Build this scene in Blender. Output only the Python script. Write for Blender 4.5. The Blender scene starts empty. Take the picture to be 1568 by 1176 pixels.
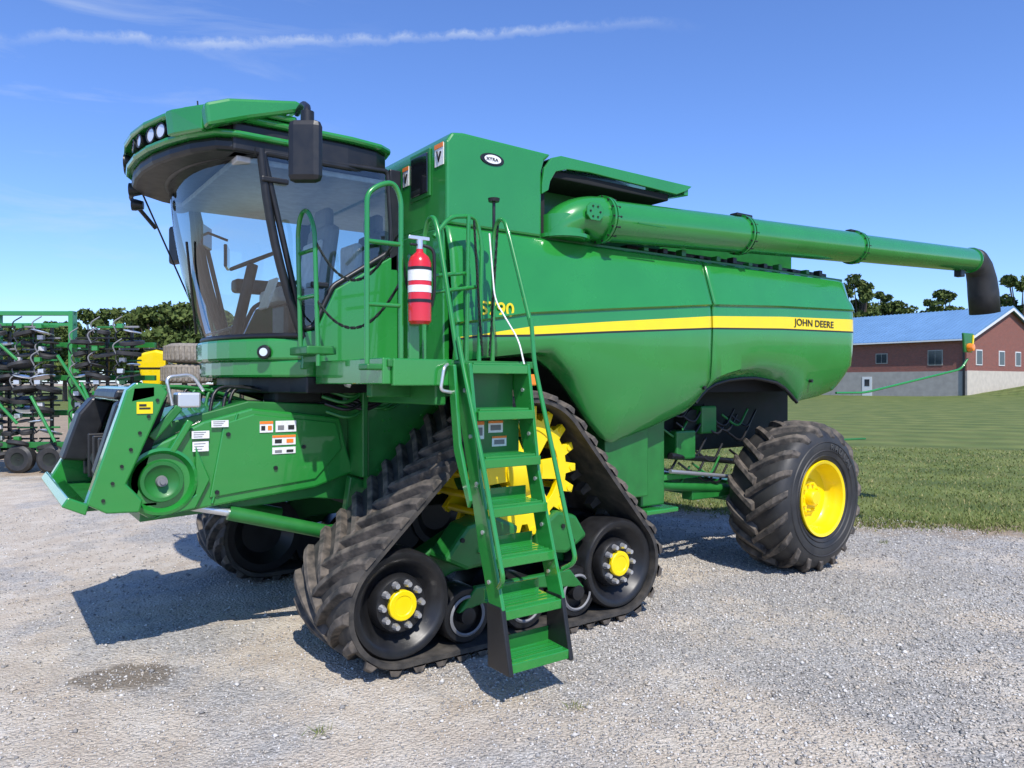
import bpy, bmesh, math, random
import numpy as np
from mathutils import Vector, Matrix
random.seed(4); rng=np.random.default_rng(7)
S=bpy.context.scene
R=math.radians
# ---------------------------------------------------------------- materials
def mat(name,col,rough=.5,metal=0,coat=0,noise=0,nscale=8,bump=0,bscale=60,spec=.5,col2=None):
    m=bpy.data.materials.new(name); m.use_nodes=True
    nt=m.node_tree; b=nt.nodes['Principled BSDF']
    b.inputs['Base Color'].default_value=(*col,1); b.inputs['Roughness'].default_value=rough
    b.inputs['Metallic'].default_value=metal; b.inputs['Coat Weight'].default_value=coat
    b.inputs['Coat Roughness'].default_value=.04
    b.inputs['Specular IOR Level'].default_value=spec
    tc=nt.nodes.new('ShaderNodeTexCoord')
    if noise:
        n=nt.nodes.new('ShaderNodeTexNoise'); n.inputs['Scale'].default_value=nscale; n.inputs['Detail'].default_value=4
        nt.links.new(tc.outputs['Object'],n.inputs['Vector'])
        r=nt.nodes.new('ShaderNodeValToRGB'); r.color_ramp.elements[0].position=.35; r.color_ramp.elements[1].position=.7
        c2=col2 or tuple(min(1,c*(1+noise)) for c in col); c1=tuple(c*(1-noise) for c in col) if not col2 else col
        r.color_ramp.elements[0].color=(*c1,1); r.color_ramp.elements[1].color=(*c2,1)
        nt.links.new(n.outputs['Fac'],r.inputs['Fac']); nt.links.new(r.outputs['Color'],b.inputs['Base Color'])
        mr=nt.nodes.new('ShaderNodeMapRange'); mr.inputs['To Min'].default_value=max(.03,rough*.75); mr.inputs['To Max'].default_value=min(1,rough*1.4)
        nt.links.new(n.outputs['Fac'],mr.inputs['Value']); nt.links.new(mr.outputs['Result'],b.inputs['Roughness'])
    if bump:
        n2=nt.nodes.new('ShaderNodeTexNoise'); n2.inputs['Scale'].default_value=bscale; n2.inputs['Detail'].default_value=3
        nt.links.new(tc.outputs['Object'],n2.inputs['Vector'])
        bp=nt.nodes.new('ShaderNodeBump'); bp.inputs['Strength'].default_value=bump; bp.inputs['Distance'].default_value=.01
        nt.links.new(n2.outputs['Fac'],bp.inputs['Height']); nt.links.new(bp.outputs['Normal'],b.inputs['Normal'])
    return m
GREEN=mat('green_paint',(.019,.228,.034),.24,coat=.9,noise=.05,nscale=2.5)
GREEND=mat('green_frame_paint',(.015,.165,.026),.42,coat=.25,noise=.15,nscale=6)
YEL=mat('yellow_paint',(.90,.66,.0),.35,coat=.3,noise=.03)
RUB=mat('rubber',(.022,.021,.020),.75,noise=.5,nscale=9,bump=.25,bscale=90,col2=(.08,.07,.058))
RUBL=mat('rubber_lugs',(.032,.029,.026),.72,noise=.5,nscale=11,bump=.3,bscale=70,col2=(.17,.14,.11))
RUBS=mat('rubber_sidewall',(.018,.018,.019),.5,noise=.3,nscale=5,bump=.1,bscale=50,col2=(.04,.038,.035))
BLK=mat('black_plastic',(.012,.012,.013),.38,noise=.2,nscale=12)
BLKM=mat('black_matte',(.008,.008,.008),.8)
DARK=mat('dark_machinery',(.010,.016,.011),.7,noise=.6,nscale=6)
GREY=mat('grey_plastic',(.20,.20,.205),.55,noise=.1)
LGREY=mat('light_grey_fabric',(.58,.58,.59),.4,noise=.15,nscale=14)
CHR=mat('zinc_metal',(.72,.72,.72),.3,metal=.75)
RED=mat('red_paint',(.62,.015,.02),.25,coat=.6)
WHITE=mat('white_decal',(.8,.8,.78),.5,noise=.08,nscale=60)
ORA=mat('orange_decal',(.9,.22,.02),.45)
AMB=mat('amber_lens',(.95,.25,.01),.2,coat=.5)
DECB=mat('black_decal',(.02,.02,.02),.5)
LAMP=mat('lamp_lens',(.75,.77,.8),.12,coat=.8,metal=.4)
SCR=mat('dark_screen',(.01,.011,.014),.12,coat=.5)
def glassmat(name,tint,base):
    m=bpy.data.materials.new(name); m.use_nodes=True; nt=m.node_tree; nt.nodes.clear()
    o=nt.nodes.new('ShaderNodeOutputMaterial'); t=nt.nodes.new('ShaderNodeBsdfTransparent'); g=nt.nodes.new('ShaderNodeBsdfGlossy')
    t.inputs['Color'].default_value=(*tint,1); g.inputs['Roughness'].default_value=.02
    l=nt.nodes.new('ShaderNodeFresnel'); l.inputs['IOR'].default_value=1.5
    a=nt.nodes.new('ShaderNodeMath'); a.operation='MULTIPLY_ADD'; a.inputs[1].default_value=1.0; a.inputs[2].default_value=base; a.use_clamp=True
    x=nt.nodes.new('ShaderNodeMixShader'); nt.links.new(l.outputs[0],a.inputs[0]); nt.links.new(a.outputs[0],x.inputs[0])
    nt.links.new(t.outputs[0],x.inputs[1]); nt.links.new(g.outputs[0],x.inputs[2]); nt.links.new(x.outputs[0],o.inputs[0]); return m
GLASS=glassmat('cab_glass',(.80,.90,.88),.07)
# ---------------------------------------------------------------- helpers
PAR=[None]
def empty(name,loc=(0,0,0),rz=0):
    e=bpy.data.objects.new(name,None); e.location=loc; e.rotation_euler=(0,0,rz); S.collection.objects.link(e); e.empty_display_size=.2; return e
def fin(ob,mats,bevel=0,smooth=False,seg=2):
    S.collection.objects.link(ob)
    if not isinstance(mats,(list,tuple)): mats=[mats]
    for m in mats: ob.data.materials.append(m)
    if PAR[0] is not None: ob.parent=PAR[0]
    if bevel:
        b=ob.modifiers.new('b','BEVEL'); b.width=bevel; b.segments=seg; b.limit_method='ANGLE'; b.angle_limit=R(35)
    if smooth and hasattr(ob.data,'polygons'):
        ob.data.polygons.foreach_set('use_smooth',[True]*len(ob.data.polygons))
        try: ob.data.set_sharp_from_angle(angle=R(38))
        except Exception: pass
    return ob
def mesh(name,v,f,m,bevel=0,smooth=False,fix=True):
    me=bpy.data.meshes.new(name); me.from_pydata([tuple(p) for p in v],[],f); me.update()
    if fix:
        bm=bmesh.new(); bm.from_mesh(me); bmesh.ops.recalc_face_normals(bm,faces=bm.faces); bm.to_mesh(me); bm.free()
    return fin(bpy.data.objects.new(name,me),m,bevel,smooth)
def box(name,x0,x1,y0,y1,z0,z1,m,bevel=.008):
    v=[(x,y,z) for x in (x0,x1) for y in (y0,y1) for z in (z0,z1)]
    f=[(0,1,3,2),(4,6,7,5),(0,4,5,1),(2,3,7,6),(0,2,6,4),(1,5,7,3)]
    return mesh(name,v,f,m,bevel)
def prism(name,pts,a,b,m,axis='y',bevel=.008,smooth=False):
    n=len(pts)
    def P(p,c): return {'y':(p[0],c,p[1]),'x':(c,p[0],p[1]),'z':(p[0],p[1],c)}[axis]
    v=[P(p,a) for p in pts]+[P(p,b) for p in pts]
    f=[tuple(range(n)),tuple(range(n,2*n))[::-1]]+[(i,(i+1)%n,n+(i+1)%n,n+i) for i in range(n)]
    return mesh(name,v,f,m,bevel,smooth)
def fillet(pts,r,n=5,closed=False):
    pts=[Vector(p) for p in pts]; out=[]
    N=len(pts)
    for i,p in enumerate(pts):
        if not closed and (i==0 or i==N-1): out.append(p); continue
        a=pts[i-1];b=pts[(i+1)%N]
        da=(a-p);db=(b-p); k=min(r,da.length*.49,db.length*.49)
        A=p+da.normalized()*k;B=p+db.normalized()*k
        for j in range(n+1):
            t=j/n; out.append(A*(1-t)**2+p*2*t*(1-t)+B*t*t)
    return out
def tube(name,pts,r,m,fil=.05,closed=False):
    q=fillet(pts,fil,closed=closed) if fil and len(pts)>2 else [Vector(p) for p in pts]
    c=bpy.data.curves.new(name,'CURVE'); c.dimensions='3D'; c.bevel_depth=r; c.bevel_resolution=3; c.use_fill_caps=True
    s=c.splines.new('POLY'); s.points.add(len(q)-1)
    for i,p in enumerate(q): s.points[i].co=(*p,1)
    s.use_cyclic_u=closed
    return fin(bpy.data.objects.new(name,c),m)
def lathe(name,prof,c,m,axis='y',seg=48,smooth=True,rot=None):
    v=[];f=[];n=len(prof)
    for i in range(seg):
        a=2*math.pi*i/seg; ca,sa=math.cos(a),math.sin(a)
        for (h,r) in prof:
            p={'y':(r*ca,h,r*sa),'x':(h,r*ca,r*sa),'z':(r*ca,r*sa,h)}[axis]; v.append(p)
    for i in range(seg):
        for j in range(n-1):
            a=i*n+j;b=((i+1)%seg)*n+j; f.append((a,a+1,b+1,b))
    if rot: v=[rot@Vector(p) for p in v]
    v=[(p[0]+c[0],p[1]+c[1],p[2]+c[2]) for p in v]
    me=bpy.data.meshes.new(name); me.from_pydata(v,[],f)
    bm=bmesh.new(); bm.from_mesh(me); bmesh.ops.remove_doubles(bm,verts=bm.verts,dist=1e-5); bmesh.ops.recalc_face_normals(bm,faces=bm.faces); bm.to_mesh(me); bm.free()
    return fin(bpy.data.objects.new(name,me),m,0,smooth)
def cyl(name,a,b,r,m,r2=None,seg=24):
    a=Vector(a);b=Vector(b);d=b-a;L=d.length; rot=d.to_track_quat('Z','Y').to_matrix()
    r2=r if r2 is None else r2
    return lathe(name,[(0,0),(0,r),(L,r2),(L,0)],a,m,'z',seg,True,rot)
def text(name,s,x,y,z,size,m,sx=1):
    c=bpy.data.curves.new(name,'FONT'); c.body=s; c.size=size; c.extrude=.001; c.offset=.0012*size/.1
    o=bpy.data.objects.new(name,c); o.location=(x,y,z); o.rotation_euler=(R(90),0,0); o.scale=(sx,1,1); return fin(o,m)
def interp(x,pts):
    return float(np.interp(x,[p[0] for p in pts],[p[1] for p in pts]))
# ---------------------------------------------------------------- camera, light, sky
cam=bpy.data.cameras.new('camera'); co=bpy.data.objects.new('camera',cam); S.collection.objects.link(co)
co.location=(0,0,2.0); co.rotation_euler=(R(89.9),0,R(-35.7)); cam.sensor_width=36; cam.lens=26.4; cam.clip_end=3000; S.camera=co
S.view_settings.view_transform='Standard'; S.view_settings.look='None'; S.view_settings.exposure=0
sd=Vector((.25,.74,-1)).normalized()
sl=bpy.data.lights.new('sun','SUN'); sl.energy=5.0; sl.angle=R(.53); sl.color=(1,.955,.885)
so=bpy.data.objects.new('sun',sl); so.rotation_euler=sd.to_track_quat('-Z','Y').to_euler(); so.location=(0,-5,20); S.collection.objects.link(so)
w=bpy.data.worlds.new('World'); S.world=w; w.use_nodes=True; nt=w.node_tree; N=nt.nodes; L=nt.links
bg=N['Background']; sky=N.new('ShaderNodeTexSky'); sky.sky_type='NISHITA'; sky.sun_disc=False
sky.sun_elevation=math.asin(-sd.z); sky.sun_rotation=math.pi+math.atan2(.25,.74); sky.altitude=200; sky.air_density=1.0; sky.dust_density=.3; sky.ozone_density=3.0
bg.inputs['Strength'].default_value=.122
tc=N.new('ShaderNodeTexCoord')
def vm(op,a,b=None):
    n=N.new('ShaderNodeVectorMath'); n.operation=op
    L.new(a,n.inputs[0])
    if b is not None:
        if isinstance(b,tuple): n.inputs[1].default_value=b
        else: L.new(b,n.inputs[1])
    return n
def mt(op,a,b=None,c=None,clamp=False):
    n=N.new('ShaderNodeMath'); n.operation=op; n.use_clamp=clamp
    for i,q in enumerate((a,b,c)):
        if q is None: continue
        if isinstance(q,(int,float)): n.inputs[i].default_value=q
        else: L.new(q,n.inputs[i])
    return n.outputs[0]
nz=N.new('ShaderNodeTexNoise'); nz.inputs['Scale'].default_value=22; nz.inputs['Detail'].default_value=7; nz.inputs['Roughness'].default_value=.68
L.new(tc.outputs['Generated'],nz.inputs['Vector'])
nz2=N.new('ShaderNodeTexNoise'); nz2.inputs['Scale'].default_value=3.2; nz2.inputs['Detail'].default_value=3
L.new(tc.outputs['Generated'],nz2.inputs['Vector'])
d=vm('DOT_PRODUCT',tc.outputs['Generated'],(.2649,.3307,-.9057)).outputs['Value']
d=mt('ADD',d,mt('MULTIPLY',mt('SUBTRACT',nz.outputs['Fac'],.5),.028))
d=mt('ADD',d,mt('MULTIPLY',mt('SUBTRACT',nz2.outputs['Fac'],.5),.045))
band=mt('SUBTRACT',1,mt('DIVIDE',mt('ABSOLUTE',d),.0075),clamp=True)
fade=vm('DOT_PRODUCT',tc.outputs['Generated'],(.35,.80,.36)).outputs['Value']
fm=N.new('ShaderNodeMapRange'); fm.inputs['From Min'].default_value=.86; fm.inputs['From Max'].default_value=.93; L.new(fade,fm.inputs['Value'])
band=mt('MULTIPLY',band,fm.outputs['Result'])
band=mt('MULTIPLY',band,mt('MULTIPLY_ADD',nz.outputs['Fac'],3.0,-.95,clamp=True))
mp=N.new('ShaderNodeMapping'); mp.inputs['Scale'].default_value=(1.6,1.6,9); mp.inputs['Rotation'].default_value=(.1,.12,0); L.new(tc.outputs['Generated'],mp.inputs['Vector'])
nz3=N.new('ShaderNodeTexNoise'); nz3.inputs['Scale'].default_value=2.6; nz3.inputs['Detail'].default_value=7; nz3.inputs['Roughness'].default_value=.6; nz3.inputs['Distortion'].default_value=.5
L.new(mp.outputs[0],nz3.inputs['Vector'])
ci=mt('MULTIPLY_ADD',nz3.outputs['Fac'],4.0,-2.0,clamp=True)
fd=vm('DOT_PRODUCT',tc.outputs['Generated'],(-.02,.93,.37)).outputs['Value']
fm2=N.new('ShaderNodeMapRange'); fm2.inputs['From Min'].default_value=.90; fm2.inputs['From Max'].default_value=1.0; L.new(fd,fm2.inputs['Value'])
ci=mt('MULTIPLY',ci,fm2.outputs['Result'])
cl=mt('ADD',mt('MULTIPLY',band,.6),mt('MULTIPLY',ci,.4),clamp=True)
hs=N.new('ShaderNodeMix'); hs.data_type='RGBA'; hs.blend_type='MULTIPLY'; hs.inputs[0].default_value=1; hs.inputs[7].default_value=(1.0,1.24,1.78,1)
L.new(sky.outputs[0],hs.inputs[6])
mx=N.new('ShaderNodeMix'); mx.data_type='RGBA'; L.new(cl,mx.inputs[0]); L.new(hs.outputs[2],mx.inputs[6]); mx.inputs[7].default_value=(5.6,6.4,7.8,1)
L.new(mx.outputs[2],bg.inputs['Color'])
# ---------------------------------------------------------------- ground
def ground_mat():
    m=bpy.data.materials.new('gravel'); m.use_nodes=True; nt=m.node_tree; N=nt.nodes; L=nt.links; b=N['Principled BSDF']
    tc=N.new('ShaderNodeTexCoord'); P=tc.outputs['Object']
    def noise(s,d=4,r=.55):
        n=N.new('ShaderNodeTexNoise'); n.inputs['Scale'].default_value=s; n.inputs['Detail'].default_value=d; n.inputs['Roughness'].default_value=r; L.new(P,n.inputs['Vector']); return n.outputs['Fac']
    def ramp(f,els):
        r=N.new('ShaderNodeValToRGB'); L.new(f,r.inputs[0]); e=r.color_ramp.elements
        while len(e)<len(els): e.new(.5)
        for q,(p,c) in zip(e,els): q.position=p; q.color=(*c,1)
        return r.outputs[0]
    def mix(f,a,bb,mode='MIX'):
        x=N.new('ShaderNodeMix'); x.data_type='RGBA'; x.blend_type=mode
        if isinstance(f,(int,float)): x.inputs[0].default_value=f
        else: L.new(f,x.inputs[0])
        for i,q in ((6,a),(7,bb)):
            if isinstance(q,tuple): x.inputs[i].default_value=(*q,1)
            else: L.new(q,x.inputs[i])
        return x.outputs[2]
    def M(op,a,bq=None,cc=None,cl=False):
        n=N.new('ShaderNodeMath'); n.operation=op; n.use_clamp=cl
        for i,q in enumerate((a,bq,cc)):
            if q is None: continue
            if isinstance(q,(int,float)): n.inputs[i].default_value=q
            else: L.new(q,n.inputs[i])
        return n.outputs[0]
    v=N.new('ShaderNodeTexVoronoi'); v.inputs['Scale'].default_value=48; L.new(P,v.inputs['Vector'])
    v2=N.new('ShaderNodeTexVoronoi'); v2.inputs['Scale'].default_value=110; L.new(P,v2.inputs['Vector'])
    sepc=N.new('ShaderNodeSeparateColor'); L.new(v.outputs['Color'],sepc.inputs[0])
    sepc2=N.new('ShaderNodeSeparateColor'); L.new(v2.outputs['Color'],sepc2.inputs[0])
    st=ramp(sepc.outputs[0],[(0,(.20,.19,.175)),(.5,(.42,.40,.37)),(1,(.68,.65,.60))])
    st2=ramp(sepc2.outputs[0],[(0,(.26,.24,.215)),(.5,(.44,.415,.375)),(1,(.64,.61,.55))])
    stone=mix(.5,st,st2)
    sx=N.new('ShaderNodeSeparateXYZ'); L.new(P,sx.inputs[0])
    dust=ramp(noise(3,6,.65),[(.3,(.56,.455,.335)),(.55,(.69,.60,.475)),(.75,(.78,.72,.62))])
    bn=M('ADD',noise(.6,7,.66),M('MULTIPLY_ADD',sx.outputs[0],-.016,.07))
    big=ramp(bn,[(.46,(0,0,0)),(.57,(1,1,1))])
    c=mix(big,stone,dust)
    c=mix(.25,c,stone)
    g=noise(130,3,.75); c=mix(.45,c,ramp(g,[(.3,(.12,.12,.12)),(.7,(.88,.88,.88))]),'OVERLAY')
    lo=noise(.9,4,.6); c=mix(.6,c,ramp(lo,[(.3,(.76,.74,.71)),(.6,(1,1,1))]),'MULTIPLY')
    e=M('ADD',M('MULTIPLY_ADD',sx.outputs[0],.83,-12.33),M('MULTIPLY',sx.outputs[1],.556))
    e=M('ADD',e,M('MULTIPLY',M('SUBTRACT',noise(1.3,5,.65),.5),3.4))
    sm=M('MULTIPLY',M('MULTIPLY_ADD',e,1.1,1.6,True),.8)
    c=mix(sm,c,ramp(noise(9,5,.7),[(.3,(.22,.145,.08)),(.7,(.46,.35,.225))]))
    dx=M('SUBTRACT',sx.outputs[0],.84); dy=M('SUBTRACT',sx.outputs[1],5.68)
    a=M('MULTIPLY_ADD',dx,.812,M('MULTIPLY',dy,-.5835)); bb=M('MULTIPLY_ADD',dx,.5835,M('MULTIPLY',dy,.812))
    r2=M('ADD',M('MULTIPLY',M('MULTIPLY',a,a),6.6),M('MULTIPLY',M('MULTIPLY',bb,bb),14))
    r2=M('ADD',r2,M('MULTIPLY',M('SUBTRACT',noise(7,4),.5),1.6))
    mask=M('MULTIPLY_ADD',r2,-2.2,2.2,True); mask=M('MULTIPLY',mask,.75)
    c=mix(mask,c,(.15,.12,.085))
    L.new(c,b.inputs['Base Color']); b.inputs['Roughness'].default_value=.9; b.inputs['Specular IOR Level'].default_value=.2
    bp=N.new('ShaderNodeBump'); bp.inputs['Strength'].default_value=.9; bp.inputs['Distance'].default_value=.018
    h=M('SUBTRACT',M('MULTIPLY',noise(30,5,.75),1.2),v.outputs['Distance']); L.new(h,bp.inputs['Height'])
    L.new(bp.outputs[0],b.inputs['Normal'])
    return m
GRAV=ground_mat()
mesh('gravel_ground',[(-900,-300,0),(1500,-300,0),(1500,1500,0),(-900,1500,0)],[(0,1,2,3)],GRAV,fix=False)
def tri_mesh(name,v,f,m):
    me=bpy.data.meshes.new(name); me.vertices.add(len(v)); me.vertices.foreach_set('co',v.ravel())
    me.loops.add(f.size); me.loops.foreach_set('vertex_index',f.ravel()); me.polygons.add(len(f)); me.polygons.foreach_set('loop_start',np.arange(0,f.size,3))
    me.polygons.foreach_set('loop_total',np.full(len(f),3)); me.update(calc_edges=True)
    ob=bpy.data.objects.new(name,me); S.collection.objects.link(ob); me.materials.append(m); return ob
def island_mat(name,els,rough=.9):
    m=mat(name,els[0][1],rough,spec=.25); nt=m.node_tree; b=nt.nodes['Principled BSDF']
    ge=nt.nodes.new('ShaderNodeNewGeometry'); r=nt.nodes.new('ShaderNodeValToRGB'); nt.links.new(ge.outputs['Random Per Island'],r.inputs[0])
    e=r.color_ramp.elements
    while len(e)<len(els): e.new(.5)
    for q,(p,c) in zip(e,els): q.position=p; q.color=(*c,1)
    nt.links.new(r.outputs[0],b.inputs['Base Color']); return m
def stones():
    P=[]
    def reg(n,x0,x1,y0,y1,s0,s1):
        a=np.column_stack([rng.uniform(x0,x1,n),rng.uniform(y0,y1,n),rng.uniform(s0,s1,n)]); P.append(a)
    reg(34000,-1.5,7.5,1.2,6.0,.004,.009); reg(30000,2.5,11,1.4,6.5,.005,.013); reg(12000,-1,9,5.5,14,.007,.013); reg(700,-1,11,1.5,9,.012,.022)
    a=np.vstack(P); n=len(a)
    base=np.array([(1,0,0),(-1,0,0),(0,1,0),(0,-1,0),(0,0,1),(0,0,-1)],float)
    F=np.array([(0,2,4),(2,1,4),(1,3,4),(3,0,4),(2,0,5),(1,2,5),(3,1,5),(0,3,5)])
    th=rng.uniform(0,6.28,n); j=rng.uniform(.6,1.35,(n,6,3)); v=base[None]*j+rng.uniform(-.25,.25,(n,6,3))
    v=v*a[:,2][:,None,None]*np.array([1.2,1,.75])
    c,s=np.cos(th)[:,None],np.sin(th)[:,None]
    x=v[:,:,0]*c-v[:,:,1]*s; y=v[:,:,0]*s+v[:,:,1]*c
    v=np.stack([x+a[:,0:1],y+a[:,1:2],v[:,:,2]+a[:,2:3]*.35],-1).reshape(-1,3)
    f=(F[None]+6*np.arange(n)[:,None,None]).reshape(-1,3)
    tri_mesh('loose_gravel',v,f,island_mat('stone',[(0,(.21,.20,.19)),(.35,(.37,.355,.33)),(.6,(.52,.45,.36)),(.85,(.54,.52,.48)),(1,(.70,.67,.62))]))
stones()
# lawn
def gh(x,y):
    z=.012+.45*max(0,min(1,(x-35)/45))**1.5
    z+=2.1*math.exp(-(((x-97)/9)**2+((y-31)/6)**2))
    return z
edge=[(60,-34),(30,-11.5),(18,-1.2),(14.5,1.6),(12.6,3.5),(11.94,4.35),(11.3,4.95),(10.9,5.35),(10.41,5.75),(9.9,6.9),(9.3,8.3),(8.9,10),(8.6,14),(8.4,25),(6,60),(-40,90)]
E=[]
for i in range(len(edge)-1):
    n=max(2,int(math.dist(edge[i],edge[i+1])/.12)) if math.dist(edge[i],edge[i+1])<8 else 12
    for k in range(n):
        t=k/n; x=edge[i][0]*(1-t)+edge[i+1][0]*t; y=edge[i][1]*(1-t)+edge[i+1][1]*t
        a=math.atan2(y+2,x+2); j=random.uniform(-.12,.12); E.append((x+math.cos(a)*j,y+math.sin(a)*j))
E.append(edge[-1])
V=[];F=[]
TT=[0,.003,.01,.025,.05,.09,.13,.16,.18,.2,.22,.24,.27,.3,.4,.6,1]
for (x,y) in E:
    ang=math.atan2(y+2,x+2); fx,fy=x+math.cos(ang)*420,y+math.sin(ang)*420
    for t in TT:
        X=x+(fx-x)*t;Y=y+(fy-y)*t; V.append((X,Y,gh(X,Y) if t>0 else .004))
nc=len(TT)
for i in range(len(E)-1):
    for j in range(nc-1): F.append((i*nc+j,(i+1)*nc+j,(i+1)*nc+j+1,i*nc+j+1)[::-1])
LAWN=mat('lawn',(.10,.135,.032),.9,noise=.3,nscale=.8,col2=(.165,.19,.055),bump=.6,bscale=40,spec=.2)
nt=LAWN.node_tree; b=nt.nodes['Principled BSDF']
wv=nt.nodes.new('ShaderNodeTexWave'); wv.inputs['Scale'].default_value=.13; wv.inputs['Distortion'].default_value=1.0; wv.bands_direction='X'
tcx=nt.nodes.new('ShaderNodeTexCoord'); mpx=nt.nodes.new('ShaderNodeMapping'); mpx.inputs['Rotation'].default_value=(0,0,R(-28)); nt.links.new(tcx.outputs['Object'],mpx.inputs['Vector']); nt.links.new(mpx.outputs[0],wv.inputs['Vector'])
src=b.inputs['Base Color'].links[0].from_socket; hsx=nt.nodes.new('ShaderNodeHueSaturation'); mrx=nt.nodes.new('ShaderNodeMapRange'); mrx.inputs['To Min'].default_value=.86; mrx.inputs['To Max'].default_value=1.12
nt.links.new(wv.outputs['Fac'],mrx.inputs['Value']); nt.links.new(mrx.outputs[0],hsx.inputs['Value']); nt.links.new(src,hsx.inputs['Color']); nt.links.new(hsx.outputs[0],b.inputs['Base Color'])
mesh('lawn',V,F,LAWN,fix=False)
GB=island_mat('grass_blade',[(0,(.10,.135,.03)),(.7,(.18,.205,.06)),(1,(.36,.31,.15))])
def blades():
    E2=np.array(E); n=120000
    i=rng.integers(0,len(E2)-1,n); keep=(E2[i,0]<16)&(E2[i,0]>8.3)&(E2[i,1]<20); i=i[keep]; n=len(i)
    base=E2[i]; ang=np.arctan2(base[:,1]+2,base[:,0]+2); dist=rng.uniform(0,1,n)**1.7*14-.35
    x=base[:,0]+np.cos(ang)*dist+rng.normal(0,.14,n); y=base[:,1]+np.sin(ang)*dist+rng.normal(0,.14,n)
    wc=[(3.02,3.52),(9.2,4.9),(8.6,5.4),(9.6,6.0),(1.6,4.1),(8.9,7.3)]
    for (wx_,wy_) in wc:
        k=26; x=np.concatenate([x,rng.normal(wx_,.035,k)]); y=np.concatenate([y,rng.normal(wy_,.035,k)]); dist=np.concatenate([dist,np.zeros(k)])
    n=len(x)
    h=rng.uniform(.025,.06,n); wd=rng.uniform(.006,.012,n)*(1+dist*.08); th=rng.uniform(0,6.28,n); lx=rng.normal(0,.025,n); ly=rng.normal(0,.025,n)
    wd[-26*len(wc):]*=.35
    z=np.full(n,.005)
    v=np.stack([np.stack([x-np.cos(th)*wd,y-np.sin(th)*wd,z],-1),np.stack([x+np.cos(th)*wd,y+np.sin(th)*wd,z],-1),np.stack([x+lx,y+ly,z+h],-1)],1).reshape(-1,3)
    f=np.arange(3*n).reshape(-1,3)
    tri_mesh('grass',v,f,GB)
blades()
# ---------------------------------------------------------------- COMBINE
C=empty('combine_harvester',(3.5,6.5,0)); 
PAR[0]=C
_pinv=Matrix.Translation((-3.5,-6.5,0))
zs=[(2.9,2.33),(3.18,2.37),(3.65,2.42),(4.5,2.49),(5.88,2.595),(7,2.64),(8.6,2.675)]
hw=[(2.9,.002),(3.16,.002),(3.65,.032),(5.88,.056),(8.43,.07),(8.6,.07)]
bot=[(2.95,2.15),(3.69,2.22),(3.85,2.19),(4.0,2.09),(4.12,1.98),(4.25,1.83),(4.4,1.65),(4.55,1.51),(4.62,1.47),(4.69,1.46),(5.17,1.575),(5.5,1.67),(5.66,1.72),(5.81,1.80),(5.88,1.86),(5.98,1.94),(6.10,1.99),(6.30,2.03),(6.52,2.05),(6.75,2.055),(6.96,2.03),(7.12,2.01),(7.26,1.95),(7.38,1.88),(7.50,1.79),(7.9,1.84),(8.22,1.91),(8.33,1.98),(8.43,2.12),(8.49,2.25),(8.54,2.43)]
def panel(name,xa,xb,sgn=1,cy=6.5):
    xs=np.linspace(xa,xb,int((xb-xa)/.04)+2); V=[];F=[];M=[]
    for x in xs:
        z=interp(x,zs);h=interp(x,hw);bt=interp(x,bot); top=3.22
        lc=min(z-.18,max(bt+.10,interp(x,[(2.95,2.25),(3.3,2.28),(4.29,2.10),(4.96,2.02),(5.86,2.03),(6.6,2.2),(7.1,2.2),(8.5,2.2)])))
        rr=[(top,5.02),(top-.012,4.965),(top-.04,4.93),(3.0,4.875),(z+h+.17,4.82),(z+h+.115,4.80),(z+h+.095,4.822),(z+h+.05,4.818),(z+h,4.815),(z,4.813),(z-h,4.812),(z-h-.018,4.811),(z-h-.09,4.812),((z-h-.09+lc)/2,4.82),(lc,4.835),((lc+bt)/2,4.885),(bt+.03,4.945),(bt,4.975),(bt,5.02)]
        zz=[r[0] for r in rr]
        for k in range(1,len(zz)): zz[k]=min(zz[k],zz[k-1]-.0005)
        ed=min(x-xa,xb-x); yo=.010 if ed<.01 else 0
        if xb>8: 
            q=max(0,(x-8.30)/.24); yo+= .10*q*q
        for (a,b),zq in zip(rr,zz): V.append((x,(b+yo) if sgn>0 else 2*cy-(b+yo),zq))
    n=len(rr)
    for i in range(len(xs)-1):
        for j in range(n-1):
            F.append((i*n+j,i*n+j+1,(i+1)*n+j+1,(i+1)*n+j)); M.append(1 if j in (8,9) else (2 if j==10 else 0))
    me=bpy.data.meshes.new(name); me.from_pydata(V,[],F); me.update()
    me.polygons.foreach_set('material_index',M)
    ob=fin(bpy.data.objects.new(name,me),[GREEN,YEL,DECB],0,True)
    s=ob.modifiers.new('s','SOLIDIFY'); s.thickness=.02; s.offset=-1 if sgn>0 else 1
    return ob
panel('side_panel_front',2.93,5.872); panel('side_panel_rear',5.888,8.53)
panel('side_panel_front_right',2.93,5.872,-1); panel('side_panel_rear_right',5.888,8.53,-1)
prism('hull_liner',[(2.99,3.19),(8.46,3.19),(8.47,2.5),(8.3,2.05),(7.5,1.95),(7.2,2.15),(6.1,2.15),(5.85,1.95),(4.7,1.6),(4.2,1.98),(3.9,2.25),(2.99,2.25)],5.03,7.97,DARK,bevel=0)
box('rear_hood',8.43,8.60,5.1,7.9,2.2,3.2,GREEN,.03)
box('body_front_wall',2.93,2.985,4.98,8.02,2.15,3.2,GREEN,.01)
box('top_deck',2.95,8.45,4.99,8.01,3.205,3.235,GREEND,.004)
text('model_letters','S790',3.15,4.806,2.525,.145,YEL,1.15)
text('maker_letters','JOHN DEERE',7.22,4.809,2.622,.105,DECB,1.25)
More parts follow.
